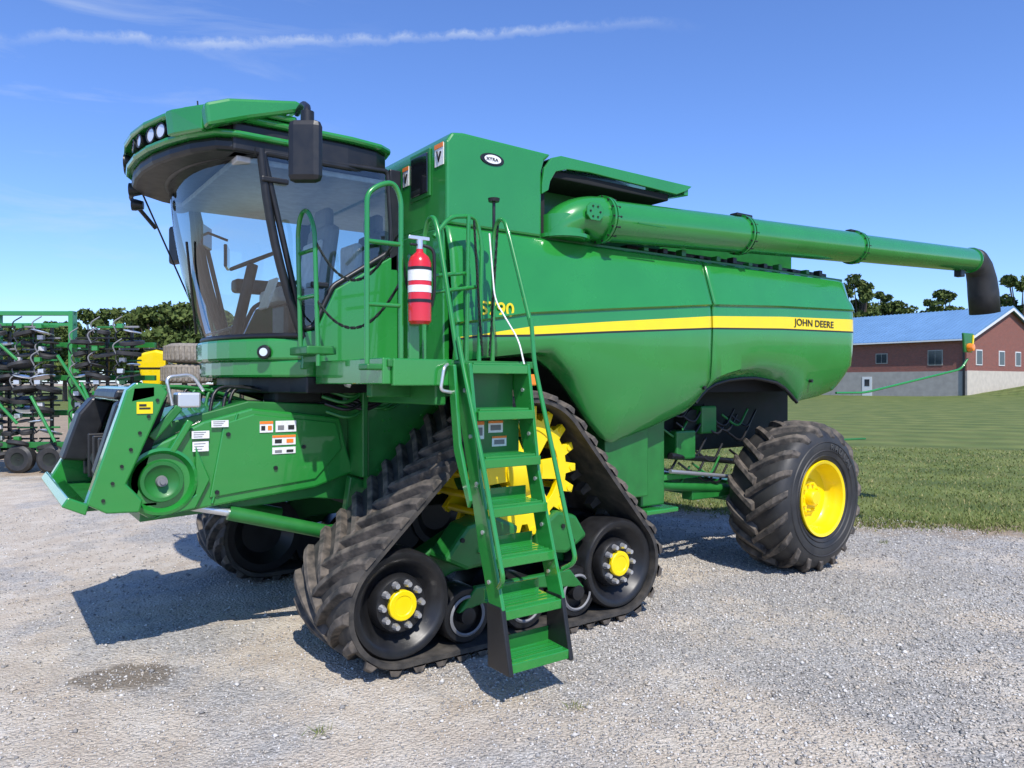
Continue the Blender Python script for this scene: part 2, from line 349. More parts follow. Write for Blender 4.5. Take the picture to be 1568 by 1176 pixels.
tube('arch_lip',[(5.80,4.97,1.80),(5.88,4.97,1.87),(5.98,4.97,1.94),(6.10,4.97,1.985),(6.3,4.97,2.025),(6.52,4.97,2.045),(6.75,4.97,2.05),(6.96,4.97,2.025),(7.12,4.97,2.0),(7.26,4.97,1.945),(7.38,4.97,1.87),(7.50,4.97,1.78)],.02,BLK,fil=0)
for i,(x,z) in enumerate([(5.98,2.06),(7.60,2.02),(5.80,1.95)]): cyl('panel_latch_%d'%i,(x,4.88,z),(x,4.84,z),.018,BLK)
# ---- tank
prism('grain_tank_front',[(2.95,3.22),(2.95,3.86),(3.0,3.93),(3.1,3.945),(3.98,3.93),(3.9,3.86),(3.87,3.76),(3.87,3.22)],4.96,8.04,GREEN,bevel=.02)
prism('grain_tank_rear',[(3.87,3.22),(3.87,3.9),(5.45,3.88),(5.6,3.22)],5.42,7.6,GREEND,bevel=.01)
prism('tank_cover_flap',[(3.872,3.66),(3.895,3.80),(3.975,3.90),(4.08,3.935),(5.74,3.925),(5.66,3.87),(5.52,3.815),(4.4,3.845),(4.15,3.83),(4.02,3.79),(3.96,3.70),(3.94,3.62),(3.872,3.58)],4.955,4.985,GREEN,bevel=.006)
mesh('tank_cover_top',[(3.98,4.975,3.90),(4.08,4.975,3.93),(5.735,4.975,3.922),(5.735,5.5,3.95),(4.0,5.5,3.95),(3.98,5.5,3.91)],[(0,1,2,3,4,5)],GREEN)
prism('tank_cover_end',[(4.97,3.83),(4.97,3.92),(5.5,3.95),(5.5,3.86)],5.64,5.70,GREEN,'x',.005)
box('flap_underside',3.98,5.45,5.0,5.42,3.75,3.815,BLKM,.01)
prism('opening_side',[(3.876,3.25),(3.876,3.74),(3.93,3.66),(3.93,3.25)],5.0,5.42,BLKM,bevel=0)
box('engine_deck',5.5,8.2,5.5,7.7,3.23,3.72,GREEND,.02)
box('engine_deck_cover',5.6,8.0,5.35,7.4,3.72,3.78,GREEN,.02)
box('deck_rail_dark',5.0,8.3,5.1,5.2,3.24,3.30,BLK,.01)
for i in range(12): box('deck_clip_%d'%i,5.1+i*.26,5.16+i*.26,4.98,5.06,3.235,3.27+.015*(i%3),BLK if i%2 else GREEND,.004)
lathe('tank_badge_ring',[(0,0),(-.008,.0),(-.008,.075),(0,.08)],(3.37,4.96,3.78),BLK); lathe('tank_badge',[(-.010,0),(-.010,.055)],(3.37,4.96,3.78),WHITE)
for n in ('tank_badge_ring','tank_badge'):
    o=bpy.data.objects[n]
    for v in o.data.vertices: v.co.x=3.37+(v.co.x-3.37)*1.45; v.co.z=3.78+(v.co.z-3.78)*.62
text('badge_letters','XTRA',3.305,4.946,3.768,.034,DECB,1.3)
box('tank_screen_frame',2.935,2.95,5.20,5.53,3.48,3.86,GREEND,.01); box('tank_screen',2.925,2.94,5.23,5.50,3.51,3.83,SCR,.01)
for i,(y,z,w_,h_) in enumerate([(5.07,3.77,.13,.17),(5.62,3.72,.10,.16)]):
    box('tank_decal_%d'%i,2.944,2.95,y-w_/2,y+w_/2,z-h_/2,z+h_/2,WHITE,0); box('tank_decal_orange_%d'%i,2.940,2.944,y-w_/2,y+w_/2,z+h_*.3,z+h_/2,ORA,0)
    tube('tank_decal_pic_%d'%i,[(2.941,y-w_*.25,z+.02),(2.941,y,z-.05),(2.941,y+w_*.2,z+.03)],.008,DECB,0)
# ---- auger
def az(x): return 3.43+.045*(x-4.49)
AY=4.90
cyl('auger_tube_inner',(4.44,AY+.03,az(4.44)),(6.39,AY,az(6.39)),.185,GREEN,seg=48)
cyl('auger_tube_mid',(6.39,AY,az(6.39)),(8.53,AY,az(8.53)),.18,GREEN,seg=48)
cyl('auger_tube_outer',(8.53,AY,az(8.53)),(11.62,AY,az(11.62)),.165,GREEN,seg=48)
for i,(x,r) in enumerate([(4.46,.21),(4.50,.205),(6.37,.205),(6.42,.2),(8.50,.2),(8.55,.195),(11.56,.18)]):
    cyl('auger_flange_%d'%i,(x,AY,az(x)),(x+.022,AY,az(x)),r,GREEN,seg=48)
    if i in (0,2,4):
        for k in range(14):
            a=2*math.pi*k/14; cyl('flange_bolt_%d_%d'%(i,k),(x-.012,AY+math.cos(a)*(r-.012),az(x)+math.sin(a)*(r-.012)),(x+.085,AY+math.cos(a)*(r-.012),az(x)+math.sin(a)*(r-.012)),.009,DARK,seg=6)
box('auger_hinge_top',6.30,6.55,AY-.05,AY+.05,az(6.4)+.18,az(6.4)+.215,BLK,.01); box('auger_sensor',8.42,8.62,AY-.04,AY+.04,az(8.5)+.17,az(8.5)+.205,BLK,.01)
box('auger_decal',4.75,5.1,4.708,4.716,3.40,3.41,GREEND,0)
cyl('auger_elbow_base',(4.13,5.02,3.22),(4.13,5.02,3.42),.21,GREEN,seg=40)
lathe('auger_elbow_flange',[(0,.0),(0,.25),(.03,.25),(.03,.0)],(4.13,5.02,3.225),GREEN,'z')
V=[];F=[];seg=32
for k in range(11):
    t=k/10; a=t*math.pi/2; cx=4.13+.36*(1-math.cos(a)) ; cz=3.30+.14*math.sin(a); 
    ax=Vector((math.sin(a),0,math.cos(a))); up=Vector((0,1,0)); si=ax.cross(up)
    for j in range(seg):
        b_=2*math.pi*j/seg; p=Vector((cx,5.02-.1*t,cz))+up*math.cos(b_)*(.21-.02*t)+si*math.sin(b_)*(.21-.02*t); V.append(p)
for k in range(10):
    for j in range(seg): F.append((k*seg+j,k*seg+(j+1)%seg,(k+1)*seg+(j+1)%seg,(k+1)*seg+j))
mesh('auger_elbow',V,F,GREEN,0,True)
prism('elbow_plate',[(4.22,3.37),(4.32,3.37),(4.36,3.41),(4.36,3.48),(4.32,3.52),(4.22,3.52),(4.18,3.48),(4.18,3.41)],4.735,4.75,GREEN,bevel=.004)
for k in range(6):
    a=2*math.pi*k/6; cyl('elbow_bolt_%d'%k,(4.27+.055*math.cos(a),4.74,3.445+.05*math.sin(a)),(4.27+.055*math.cos(a),4.728,3.445+.05*math.sin(a)),.009,DARK,seg=6)
V=[];F=[];seg=24
sec=[((11.60,AY,az(11.6)+.0),(1,0,-.05),.175,.185),((11.72,AY,az(11.7)-.01),(1,0,-.25),.18,.19),((11.86,AY,3.66),(.75,0,-.6),.18,.20),((11.95,AY,3.50),(.35,0,-1),.19,.21),((12.0,AY,3.30),(.15,0,-1),.20,.22),((12.05,AY,3.02),(.2,0,-1),.20,.21)]
for (c,ax,ra,rb) in sec:
    ax=Vector(ax).normalized(); up=Vector((0,1,0)); si=ax.cross(up)
    for j in range(seg):
        b_=2*math.pi*j/seg; V.append(Vector(c)+up*math.cos(b_)*ra*(1+.03*math.sin(5*b_))+si*math.sin(b_)*rb*(1 if abs(ax.z)<.5 else .9))
for k in range(len(sec)-1):
    for j in range(seg): F.append((k*seg+j,k*seg+(j+1)%seg,(k+1)*seg+(j+1)%seg,(k+1)*seg+j))
o=mesh('auger_boot',V,F,RUBS,0,True); o.modifiers.new('s','SOLIDIFY').thickness=.012
box('auger_light',11.2,11.32,AY-.05,AY+.05,az(11.3)-.25,az(11.3)-.16,BLK,.01)
# ---- cab
def roof_outline(off=0):
    P=[(1.95,5.42),(1.50,5.42),(1.36,5.48),(1.22,5.68),(1.12,5.92),(1.04,6.2),(1.0,6.5),(1.0,6.8),(1.04,7.1),(1.16,7.35),(1.36,7.52),(1.5,7.58),(1.95,7.58)]
    out=[]
    for (x,y) in P:
        dx,dy=x-2.0,y-6.5; l=math.hypot(dx,dy); k=(l-off)/l; out.append((2.0+dx*k,6.5+dy*k))
    return out
prism('cab_visor_cap',roof_outline(0),3.915,3.96,GREEN,'z',.018)
prism('cab_visor_band',roof_outline(.09),3.78,3.916,BLK,'z',.01)
prism('cab_visor_lip',roof_outline(.02),3.745,3.79,GREEN,'z',.018)
prism('cab_visor_under',roof_outline(.07),3.65,3.746,BLK,'z',.03)
for s_,a_,b_ in (('',5.39,5.52),('_right',7.48,7.61)):
    prism('cab_visor_side'+s_,[(1.31,3.76),(1.29,3.92),(1.45,3.985),(1.93,4.07),(1.99,4.05),(1.96,3.99),(1.6,3.87)],a_,b_,GREEN,bevel=.025)
mesh('cab_visor_corner',[(1.30,5.50,3.76),(1.17,5.76,3.77),(1.14,5.84,3.77),(1.30,5.50,3.94),(1.15,5.76,3.95),(1.12,5.84,3.95),(1.5,5.7,3.76),(1.5,5.7,3.96)],[(0,1,4,3),(1,2,5,4),(2,6,7,5),(0,3,7,6),(0,6,2,1),(3,4,5,7)],GREEN,.015)
rp=[(1.55,5.44),(2.4,5.44),(2.66,5.48),(2.78,5.56),(2.82,5.72),(2.82,7.28),(2.78,7.44),(2.66,7.52),(2.4,7.56),(1.55,7.56)]
prism('cab_roof_green',rp,3.86,3.91,GREEN,'z',.022)
prism('cab_roof_dark',[(1.5,5.48)]+[(x-.03 if x>2 else x,y+(.04 if y<6.5 else -.04)) for x,y in rp[1:-1]]+[(1.5,7.52)],3.65,3.862,BLK,'z',.02)
prism('cab_roof_dome',[(1.7,5.75),(2.5,5.75),(2.6,7.25),(1.7,7.25)],3.90,3.97,GREEN,'z',.03)
def lamp(i,x,y,z,r=.045,ang=20):
    rot=Matrix.Rotation(R(ang),3,'Z')
    lathe('work_lamp_body_%d'%i,[(.09,0),(.085,r*.8),(.02,r*1.15),(-.01,r*1.15),(-.012,r*.95)],(x,y,z),BLK,'x',24,True,rot)
    lathe('work_lamp_lens_%d'%i,[(-.004,0),(-.006,r*.95)],(x,y,z),LAMP,'x',24,True,rot)
lamp(0,1.13,5.99,3.85,.052,25); lamp(1,1.09,6.14,3.85,.052,20); lamp(2,1.045,6.34,3.85,.045,10); lamp(3,1.03,6.5,3.85,.045,0)
lamp(4,1.04,7.0,3.85,.05,-15); lamp(5,1.08,7.18,3.84,.05,-25); lamp(6,1.12,7.25,3.68,.05,-20); lamp(7,1.16,7.38,3.58,.045,-20)
def wx(y,t):
    q=abs(y-6.5)/1.0; qq=q**2.3
    xb=1.58+.42*qq; xt=1.31+.38*qq
    return xb*(1-t)+xt*t-.05*math.sin(math.pi*t)
nu,nv=28,14; V=[];F=[]
for i in range(nu+1):
    y=5.5+2.0*i/nu
    for j in range(nv+1):
        t=j/nv; V.append((wx(y,t),y,2.36+1.33*t))
for i in range(nu):
    for j in range(nv): F.append((i*(nv+1)+j,i*(nv+1)+j+1,(i+1)*(nv+1)+j+1,(i+1)*(nv+1)+j))
mesh('windshield',V,F,GLASS,0,True)
for s_,y in (('left',5.5),('right',7.5)):
    tube('a_pillar_'+s_,[(wx(y,t/8)+.015,y+(.005 if y<6 else -.005),2.34+1.36*t/8) for t in range(9)],.032,BLK,0)
tube('windshield_base_seal',[(wx(5.5+2*i/20,0),5.5+2*i/20,2.355) for i in range(21)],.022,BLK,0)
tube('windshield_top_seal',[(wx(5.5+2*i/20,1)-.005,5.5+2*i/20,3.68) for i in range(21)],.04,BLK,0)
tube('windshield_wiper',[(1.50,6.55,2.40),(1.36,6.25,3.1)],.010,BLK,0)
sg=[(1.72,3.68),(2.72,3.70),(2.76,3.07),(2.25,2.74),(2.10,2.42),(2.02,2.40)]
for s_,y,e in (('left',5.5,1),('right',7.5,-1)):
    mesh('door_glass_'+s_,[(x,y,z) for x,z in sg],[tuple(range(6))],GLASS)
    tube('door_frame_'+s_,[(x,y,z) for x,z in sg],.022,BLK,.04,closed=True)
    prism('cab_lower_side_'+s_,[(2.0,2.1),(2.02,2.38),(2.12,2.40),(2.27,2.72),(2.80,3.05),(2.80,2.1)],y-.02 if e>0 else y-.03,y+.03 if e>0 else y+.02,GREEN,bevel=.01)
    box('c_pillar_'+s_,2.73,2.83,y-.02,y+.02,2.9,3.72,BLK,.01)
box('door_handle',2.06,2.2,5.44,5.47,2.72,2.76,BLK,.01)
box('cab_hinge_upper',1.70,1.90,5.46,5.49,3.46,3.50,BLK,.01)
box('cab_rear_wall_low',2.78,2.82,5.55,7.45,2.1,2.95,GREY,.01)
mesh('cab_rear_glass',[(2.80,5.6,2.95),(2.80,7.4,2.95),(2.80,7.4,3.66),(2.80,5.6,3.66)],[(0,1,2,3)],GLASS)
box('cab_headliner',1.55,2.78,5.56,7.44,3.60,3.645,LGREY,.01)
fp=lambda o:[(2.8,5.5),(2.04,5.48)]+[(wx(5.5+2*i/12,0)-o,5.5+2*i/12) for i in range(1,12)]+[(2.04,7.52),(2.8,7.5)]
prism('cab_fascia',fp(.05),2.17,2.335,GREEN,'z',.02)
prism('cab_fascia_lower',fp(.02),2.04,2.175,GREEN,'z',.02)
prism('cab_floor',fp(-.03),2.335,2.35,GREY,'z',0)
prism('cab_under_black',fp(-.12),1.92,2.045,BLK,'z',.01)
lathe('fascia_lamp',[(-.012,0),(-.012,.03),(0,.04)],(1.775,5.66,2.23),LAMP,'x',24,True,Matrix.Rotation(R(50),3,'Z'))
lathe('fascia_lamp_rim',[(0,.03),(-.014,.035),(-.01,.05),(.01,.055)],(1.775,5.66,2.23),BLK,'x',24,True,Matrix.Rotation(R(50),3,'Z'))
def rbox(name,c,s,m,rx=0,ry=0,rz=0,bev=.03):
    o=box(name,-s[0]/2,s[0]/2,-s[1]/2,s[1]/2,-s[2]/2,s[2]/2,m,bev); o.location=c; o.rotation_euler=(rx,ry,rz); return o
rbox('seat_back',(2.52,6.45,3.08),(.13,.5,.62),GREY,ry=R(8),bev=.05); rbox('seat_headrest',(2.56,6.45,3.46),(.1,.28,.18),GREY,bev=.04)
rbox('seat_cushion',(2.3,6.45,2.74),(.5,.52,.14),LGREY,bev=.05); rbox('seat_base',(2.32,6.45,2.5),(.35,.35,.36),BLK)
rbox('seat_cover_film',(2.43,6.45,3.02),(.04,.42,.45),LGREY,ry=R(8),bev=.02)
rbox('instructor_seat',(2.4,5.95,2.72),(.4,.32,.12),GREY); rbox('instructor_back',(2.6,5.95,2.95),(.08,.32,.42),LGREY)
rbox('armrest_console',(2.15,6.85,2.86),(.55,.16,.12),BLK); rbox('console_monitor',(1.85,6.95,3.12),(.03,.26,.2),SCR,rz=R(-20),bev=.01)
rbox('papers',(1.95,6.1,2.72),(.02,.2,.26),WHITE,ry=R(20),bev=0); rbox('papers_b',(1.75,6.7,2.45),(.25,.2,.02),WHITE,ry=R(-20),bev=0)
cyl('steering_column',(1.78,6.45,2.35),(1.93,6.45,3.0),.045,BLK)
sw=[(1.93+.19*math.cos(a)*math.cos(R(25)),6.45+.19*math.sin(a),3.03+.19*math.cos(a)*math.sin(R(25))) for a in np.linspace(0,2*math.pi,24,endpoint=False)]
tube('steering_wheel',sw,.015,BLK,0,closed=True)
for k in (0,8,16): tube('steering_spoke_%d'%k,[sw[k],(1.93,6.45,3.02)],.012,BLK,0)
tube('cab_monitor_arm',[(1.65,7.2,3.4),(1.9,7.1,3.3)],.012,BLK,0)
rbox('corner_display',(1.72,7.15,3.32),(.03,.28,.2),SCR,rz=R(-30),bev=.01)
# mirrors
tube('mirror_arm',[(1.95,5.44,3.99),(1.93,5.25,4.0),(1.86,4.98,3.88),(1.83,4.92,3.82),(1.83,4.92,3.60)],.024,BLK,.08)
rbox('mirror',(1.815,4.90,3.55),(.10,.225,.42),BLK,rz=R(54),bev=.045); cyl('mirror_joint',(1.84,4.93,3.74),(1.84,4.93,3.83),.045,BLK)
tube('mirror_arm_right',[(1.25,7.5,3.75),(1.2,7.85,3.75),(1.45,7.95,3.5)],.02,BLK,.08)
rbox('mirror_right',(1.63,7.9,3.35),(.08,.2,.38),BLK,rz=R(20),bev=.035)
tube('mirror_brace_right',[(1.25,7.45,3.7),(1.75,7.55,2.6)],.008,BLK,0)
cyl('antenna',(1.45,6.2,3.95),(1.43,6.2,4.20),.006,BLK,seg=8); lathe('gps_puck',[(0,0),(0,.05),(.03,.05),(.045,.03),(.05,0)],(1.62,6.1,4.0),BLK,'z',20)
# ---- access platform & rails
box('platform_deck',2.13,3.30,4.30,5.46,2.10,2.15,GREEND,.008)
box('platform_front_beam',2.10,2.16,4.32,5.46,1.99,2.16,GREEN,.008); box('platform_side_beam',2.16,2.60,4.29,4.33,1.98,2.155,GREEN,.008)
box('platform_under_a',2.2,3.2,4.7,4.78,1.9,2.1,GREEND,.01); box('platform_under_b',2.5,2.58,4.35,5.4,1.85,2.1,GREEND,.01)
rr=.017
tube('handrail_cab',[(1.97,5.42,2.25),(1.95,5.42,3.12),(1.95,5.35,3.24),(1.95,5.22,3.24),(1.97,5.14,3.10),(1.99,5.12,2.12)],rr,GREEN,.08)
for z in (2.62,2.95): tube('handrail_cab_rung_%d'%int(z*100),[(1.96,5.42,z),(1.98,5.13,z)],rr*.9,GREEN,0)
box('cab_step_bracket',1.9,2.12,5.1,5.46,2.20,2.26,GREEND,.01)
tube('handrail_front',[(2.03,4.40,2.1),(2.03,4.40,3.20),(2.12,4.40,3.27),(2.22,4.40,3.30),(2.27,4.40,3.2),(2.27,4.40,2.1)],rr,GREEN,.08)
for z in (2.5,2.9): tube('handrail_front_rung_%d'%int(z*100),[(2.03,4.40,z),(2.27,4.40,z)],rr*.9,GREEN,0)
box('front_foot',2.0,2.3,4.33,4.47,2.08,2.12,GREEND,.01)
tube('handrail_ladder_front',[(2.62,4.72,2.1),(2.62,4.72,3.05),(2.62,4.66,3.16),(2.62,4.58,3.16),(2.62,4.52,3.05),(2.62,4.26,2.15)],rr,GREEN,.08)
tube('handrail_ladder_mid',[(2.62,4.6,2.75),(3.0,4.78,2.82)],rr*.9,GREEN,0); 
tube('handrail_back_a',[(2.70,4.72,3.05),(2.85,4.75,3.22),(3.10,4.78,3.26),(3.14,4.76,3.05),(3.02,4.62,2.12)],rr,GREEN,.08)
tube('handrail_back_b',[(2.68,4.72,2.65),(3.08,4.74,2.72)],rr*.9,GREEN,0); tube('handrail_back_post',[(3.0,4.76,2.1),(3.02,4.76,3.25)],rr,GREEN,0)
tube('handrail_ladder_rear',[(3.14,4.62,2.1),(3.14,4.60,3.10),(3.14,4.54,3.20),(3.14,4.46,3.18),(3.14,4.40,3.05),(3.16,4.17,2.40)],rr,GREEN,.08)
tube('beacon_post',[(3.14,4.6,3.1),(3.14,4.6,3.36)],.012,BLK,0); lathe('beacon_post_cap',[(0,0),(0,.04),(.025,.045),(.035,.0)],(3.14,4.6,3.34),BLK,'z',20)
def chain(name,a,b,sag):
    a=Vector(a);b=Vector(b); n=int((b-a).length*1.25/.035)
    P=[a.lerp(b,t/n)-Vector((0,0,sag*4*(t/n)*(1-t/n))) for t in range(n+1)]
    V=[];F=[]
    for i in range(n):
        p,q=P[i],P[i+1]; dd=(q-p).normalized(); s1=dd.cross(Vector((0,0,1)) if i%2 else Vector((1,0,.2))).normalized(); s2=dd.cross(s1)
        s=len(V)
        for c in (p-dd*.006,q+dd*.006):
            for (u,w_) in ((-.010,-.004),(.010,-.004),(.010,.004),(-.010,.004)): V.append(c+s1*u+s2*w_)
        F+=[(s,s+1,s+2,s+3),(s+7,s+6,s+5,s+4)]+[(s+k,s+(k+1)%4,s+4+(k+1)%4,s+4+k) for k in range(4)]
    mesh(name,V,F,DARK)
chain('chain_a',(1.98,5.14,3.0),(2.27,4.42,3.0),.3); chain('chain_b',(1.98,5.14,2.6),(2.27,4.42,2.65),.25); chain('chain_c',(3.14,4.55,3.15),(3.10,4.6,2.2),.02)
chain('chain_d',(2.27,4.42,2.95),(2.62,4.7,2.6),.25); chain('chain_e',(3.03,4.7,3.2),(3.05,4.62,2.2),.02); tube('white_cord',[(3.1,4.6,3.1),(3.08,4.5,2.6),(3.15,4.3,2.3),(3.13,4.2,2.1)],.006,WHITE,.08)
# extinguisher
lathe('extinguisher_body',[(0,0),(0,.06),(.02,.076),(.40,.076),(.44,.06),(.47,.025),(.50,.02),(.50,0)],(2.37,4.33,2.38),RED,'z',32)
lathe('extinguisher_label',[(0,.0775),(.09,.0775)],(2.37,4.33,2.66),WHITE,'z',32); lathe('extinguisher_label_b',[(0,.0775),(.045,.0775)],(2.37,4.33,2.585),WHITE,'z',32)
for z in (2.52,2.73): lathe('extinguisher_band_%d'%int(z*100),[(0,.079),(.02,.079)],(2.37,4.33,z),BLK,'z',32)
cyl('extinguisher_valve',(2.37,4.33,2.87),(2.37,4.33,2.93),.022,CHR); box('extinguisher_lever',2.29,2.44,4.32,4.34,2.93,2.955,CHR,.004); box('extinguisher_handle',2.30,2.42,4.32,4.34,2.89,2.905,BLK,.004)
tube('extinguisher_hose',[(2.37,4.33,2.9),(2.46,4.30,2.88),(2.465,4.30,2.6),(2.45,4.32,2.5)],.011,BLK,.05)
box('extinguisher_bracket',2.33,2.41,4.40,4.43,2.1,2.85,GREEN,.01)
# ladder
def ly(z): return 3.74+(z-.31)*(4.17-3.74)/1.80
for i in range(7):
    z=.29+.305*i; y=ly(z)
    prism('ladder_step_%d'%i,[(y-.04,z-.06),(y-.04,z),(y+.20,z+.012),(y+.20,z-.0),(y-.02,z-.014),(y-.02,z-.06)],2.655,3.105,GREEN,'x',.005)
    for k in range(4): box('step_grip_%d_%d'%(i,k),2.68,3.08,y-.01+k*.05,y+.008+k*.05,z+.001,z+.014,GREEN,.002)
    if i in (0,): box('ladder_riser_%d'%i,2.66,3.10,y+.165,y+.175,z-.06,z+.10,GREEND,.003)
    if i in (1,2,3): box('ladder_riser_%d'%i,2.66,3.10,y+.195,y+.205,z+.0,z+.09,GREEN,.003)
    if i in (4,5): box('ladder_riser_%d'%i,2.66,3.10,y+.205,y+.215,z-.05,z+.28,GREEND,.003)
for i,(x,z,w_,h_) in enumerate([(2.76,1.68,.09,.12),(2.90,1.70,.12,.08),(2.93,1.60,.12,.07)]):
    y=ly(1.51)+.203; box('ladder_decal_%d'%i,x-w_/2,x+w_/2,y-.003,y,z-h_/2,z+h_/2,WHITE,0); box('ladder_decal_pic_%d'%i,x-w_*.35,x+w_*.35,y-.005,y-.003,z-h_*.3,z+h_*.15,GREY,0); box('ladder_decal_or_%d'%i,x-w_*.5,x+w_*.5,y-.005,y-.003,z+h_*.3,z+h_*.5,ORA,0)
for s_,x0,x1 in (('front',2.63,2.655),('rear',3.105,3.13)):
    pts=[(ly(.6)-.05,.60),(ly(.6)+.10,.60),(ly(.9)+.15,.95),(ly(1.4)+.15,1.4),(ly(2.1)+.2,2.13),(ly(2.1)-.03,2.13),(ly(1.4)+.02,1.4),(ly(.9)-.02,.9)]
    prism('ladder_stringer_'+s_,pts,x0,x1,GREEN,'x',.006)
    prism('ladder_boot_'+s_,[(ly(.3)-.06,.22),(ly(.3)+.18,.22),(ly(.6)+.12,.62),(ly(.6)-.04,.62)],x0-.005,x1+.005,BLK,'x',.008)
    for k in range(5): 
        zz=.75+.3*k; cyl('stringer_bolt_%s_%d'%(s_,k),(x0-.008,ly(zz)+.06,zz),(x0,ly(zz)+.06,zz),.014,CHR,seg=8)
tube('ladder_rail_front',[(2.62,4.26,2.3),(2.62,4.20,2.12),(2.61,3.95,1.5),(2.61,3.72,.80),(2.63,3.80,.74)],.016,GREEN,.08)
tube('ladder_rail_rear',[(3.16,4.17,2.45),(3.16,4.13,2.12),(3.17,3.93,1.5),(3.17,3.70,.84),(3.14,3.8,.78)],.016,GREEN,.08)
prism('ladder_side_link',[(4.22,2.12),(4.30,2.12),(4.22,1.55),(4.05,1.2),(4.02,1.25),(4.15,1.6)],2.56,2.585,GREEN,'x',.006)
box('amber_marker',3.20,3.30,4.28,4.32,1.98,2.06,AMB,.01)
tube('ladder_latch',[(2.55,4.28,2.12),(2.5,4.24,2.1),(2.48,4.25,1.95),(2.6,4.25,1.93)],.012,CHR,.03)
# ---- undercarriage
box('chassis_side',2.55,3.3,5.52,5.60,1.15,2.1,GREEND,.01)
box('chassis_side_front',2.50,2.55,5.5,5.9,1.25,2.0,GREEND,.01)
for i in range(46):
    x=2.58+.68*random.random(); z=1.2+.85*random.random(); cyl('chassis_lit_dot_%d'%i,(x,5.52,z),(x,5.512,z),random.choice((.008,.012)),GREEN,seg=8)  # dots in lighter green, painted in for rivets and light-filled holes
box('chassis_core',2.6,5.6,5.60,7.4,.95,2.2,DARK,.02)
box('final_drive',3.3,3.75,4.95,5.62,1.1,1.55,GREEND,.04); cyl('final_drive_hub',(3.52,4.86,1.3),(3.52,5.5,1.3),.2,GREEND)
box('axle_beam',3.35,3.7,5.5,7.5,1.15,1.5,GREEND,.03)
box('under_box_a',4.66,5.22,5.04,5.5,.92,1.62,GREEND,.015); box('under_box_b',5.22,5.55,5.14,5.6,.80,1.72,GREEND,.015); box('under_step',5.18,5.62,5.02,5.3,.74,.785,GREEN,.01)
box('rear_core',5.6,8.2,5.55,7.45,1.25,2.25,DARK,.02); 
prism('arch_inner',[(5.7,1.9),(7.6,1.9),(7.6,2.2),(5.7,2.2)],5.2,5.6,BLKM,bevel=0)
box('rear_axle',7.15,7.42,5.0,8.0,.62,.86,GREEND,.03); tube('axle_link_a',[(5.7,5.35,.95),(7.2,5.4,.78)],.05,GREEND,0); tube('axle_link_b',[(5.8,5.3,1.25),(7.1,5.5,1.1)],.035,BLK,0)
tube('hydraulic_rod',[(5.75,5.25,1.1),(6.9,5.35,.95)],.022,CHR,0)
for i in range(22):
    x=5.6+random.random()*1.3; z=1.0+random.random()*.9
    tube('hose_%d'%i,[(x,5.4,z),(x+.2,5.33,z-.15),(x+.45,5.4,z+.05)],.013,random.choice([BLK,BLK,GREEND,BLK]),.1)
box('valve_block',5.9,6.2,5.3,5.5,1.2,1.5,GREEND,.02); box('valve_block_b',6.35,6.6,5.35,5.5,1.45,1.75,GREEND,.02); lathe('rear_gearbox',[(0,0),(0,.16),(.12,.18),(.14,0)],(6.3,5.42,1.55),DARK)
box('axle_bracket',6.2,6.9,5.35,5.5,.75,.85,GREEND,.01); box('axle_bracket_b',5.6,6.3,5.3,5.4,1.0,1.06,GREEN,.01)
tube('marker_arm',[(8.25,4.95,1.88),(8.7,4.85,1.88),(10.05,4.35,2.17),(10.15,4.32,2.3)],.014,GREEN,.1)
prism('marker_panel',[(10.0,2.62),(10.28,2.62),(10.24,2.38),(10.04,2.38)],4.30,4.33,GREEND,bevel=.01); prism('marker_panel_yellow',[(10.235,2.60),(10.272,2.60),(10.235,2.40),(10.215,2.40)],4.290,4.30,YEL,bevel=.002)
lathe('marker_lamp',[(-.05,0),(-.045,.04),(0,.055),(.02,.05)],(10.12,4.28,2.44),AMB)
tube('tow_rod',[(8.3,5.0,1.32),(8.8,4.9,1.32)],.012,GREEND,0)
# ---- feeder house
fs=[(1.12,1.60),(1.36,1.72),(1.50,1.755),(1.71,1.81),(2.41,1.72),(2.47,1.46),(2.53,1.27),(2.2,1.17),(1.3,1.08),(1.0,1.05),(.86,1.15),(.83,1.33),(.88,1.5)]
prism('feeder_side_plate',fs,5.73,5.79,GREEN,bevel=.018)
prism('feeder_side_plate_right',fs,7.21,7.27,GREEN,bevel=.018)
prism('feeder_house_body',[(1.0,1.68),(1.7,1.86),(2.8,1.80),(2.8,1.0),(2.2,1.08),(.95,1.02)],5.80,7.2,GREEND,bevel=.01)
tube('feeder_crease',[(1.60,5.728,1.77),(1.42,5.725,1.12)],.010,GREEN,0)
prism('feeder_raised_plate',[(1.50,1.70),(1.72,1.765),(2.37,1.68),(2.42,1.47),(2.2,1.24),(1.40,1.16)],5.715,5.732,GREEN,bevel=.012)
lathe('feeder_pulley_ring',[(0,.235),(-.045,.235),(-.05,.215),(-.035,.205),(-.005,.19),(-.005,.0)],(1.075,5.725,1.31),GREEN)
lathe('feeder_pulley',[(-.006,0),(-.03,.10),(-.045,.115),(-.045,.14),(-.01,.15)],(1.075,5.725,1.31),GREEND); lathe('feeder_shaft',[(-.08,0),(-.08,.018),(-.06,.02),(-.06,.034),(-.02,.04)],(1.075,5.725,1.31),GREY)
prism('feeder_front_shield',[(1.02,1.05),(1.30,1.1),(1.40,1.30),(1.30,1.55),(1.30,1.2)],5.69,5.73,GREEN,bevel=.01)
npl=[(.60,1.20),(.72,1.13),(.92,1.12),(.94,1.2),(.84,1.32),(1.10,1.93),(1.06,1.99),(.90,2.0),(.84,1.95)]
prism('header_frame_near',npl,5.60,5.72,GREEN,bevel=.012)
prism('header_frame_far',[(.50,1.18),(.60,1.13),(.92,1.12),(.84,1.32),(1.10,1.9),(.97,1.93),(.9,1.9)],7.26,7.38,GREEN,bevel=.012)
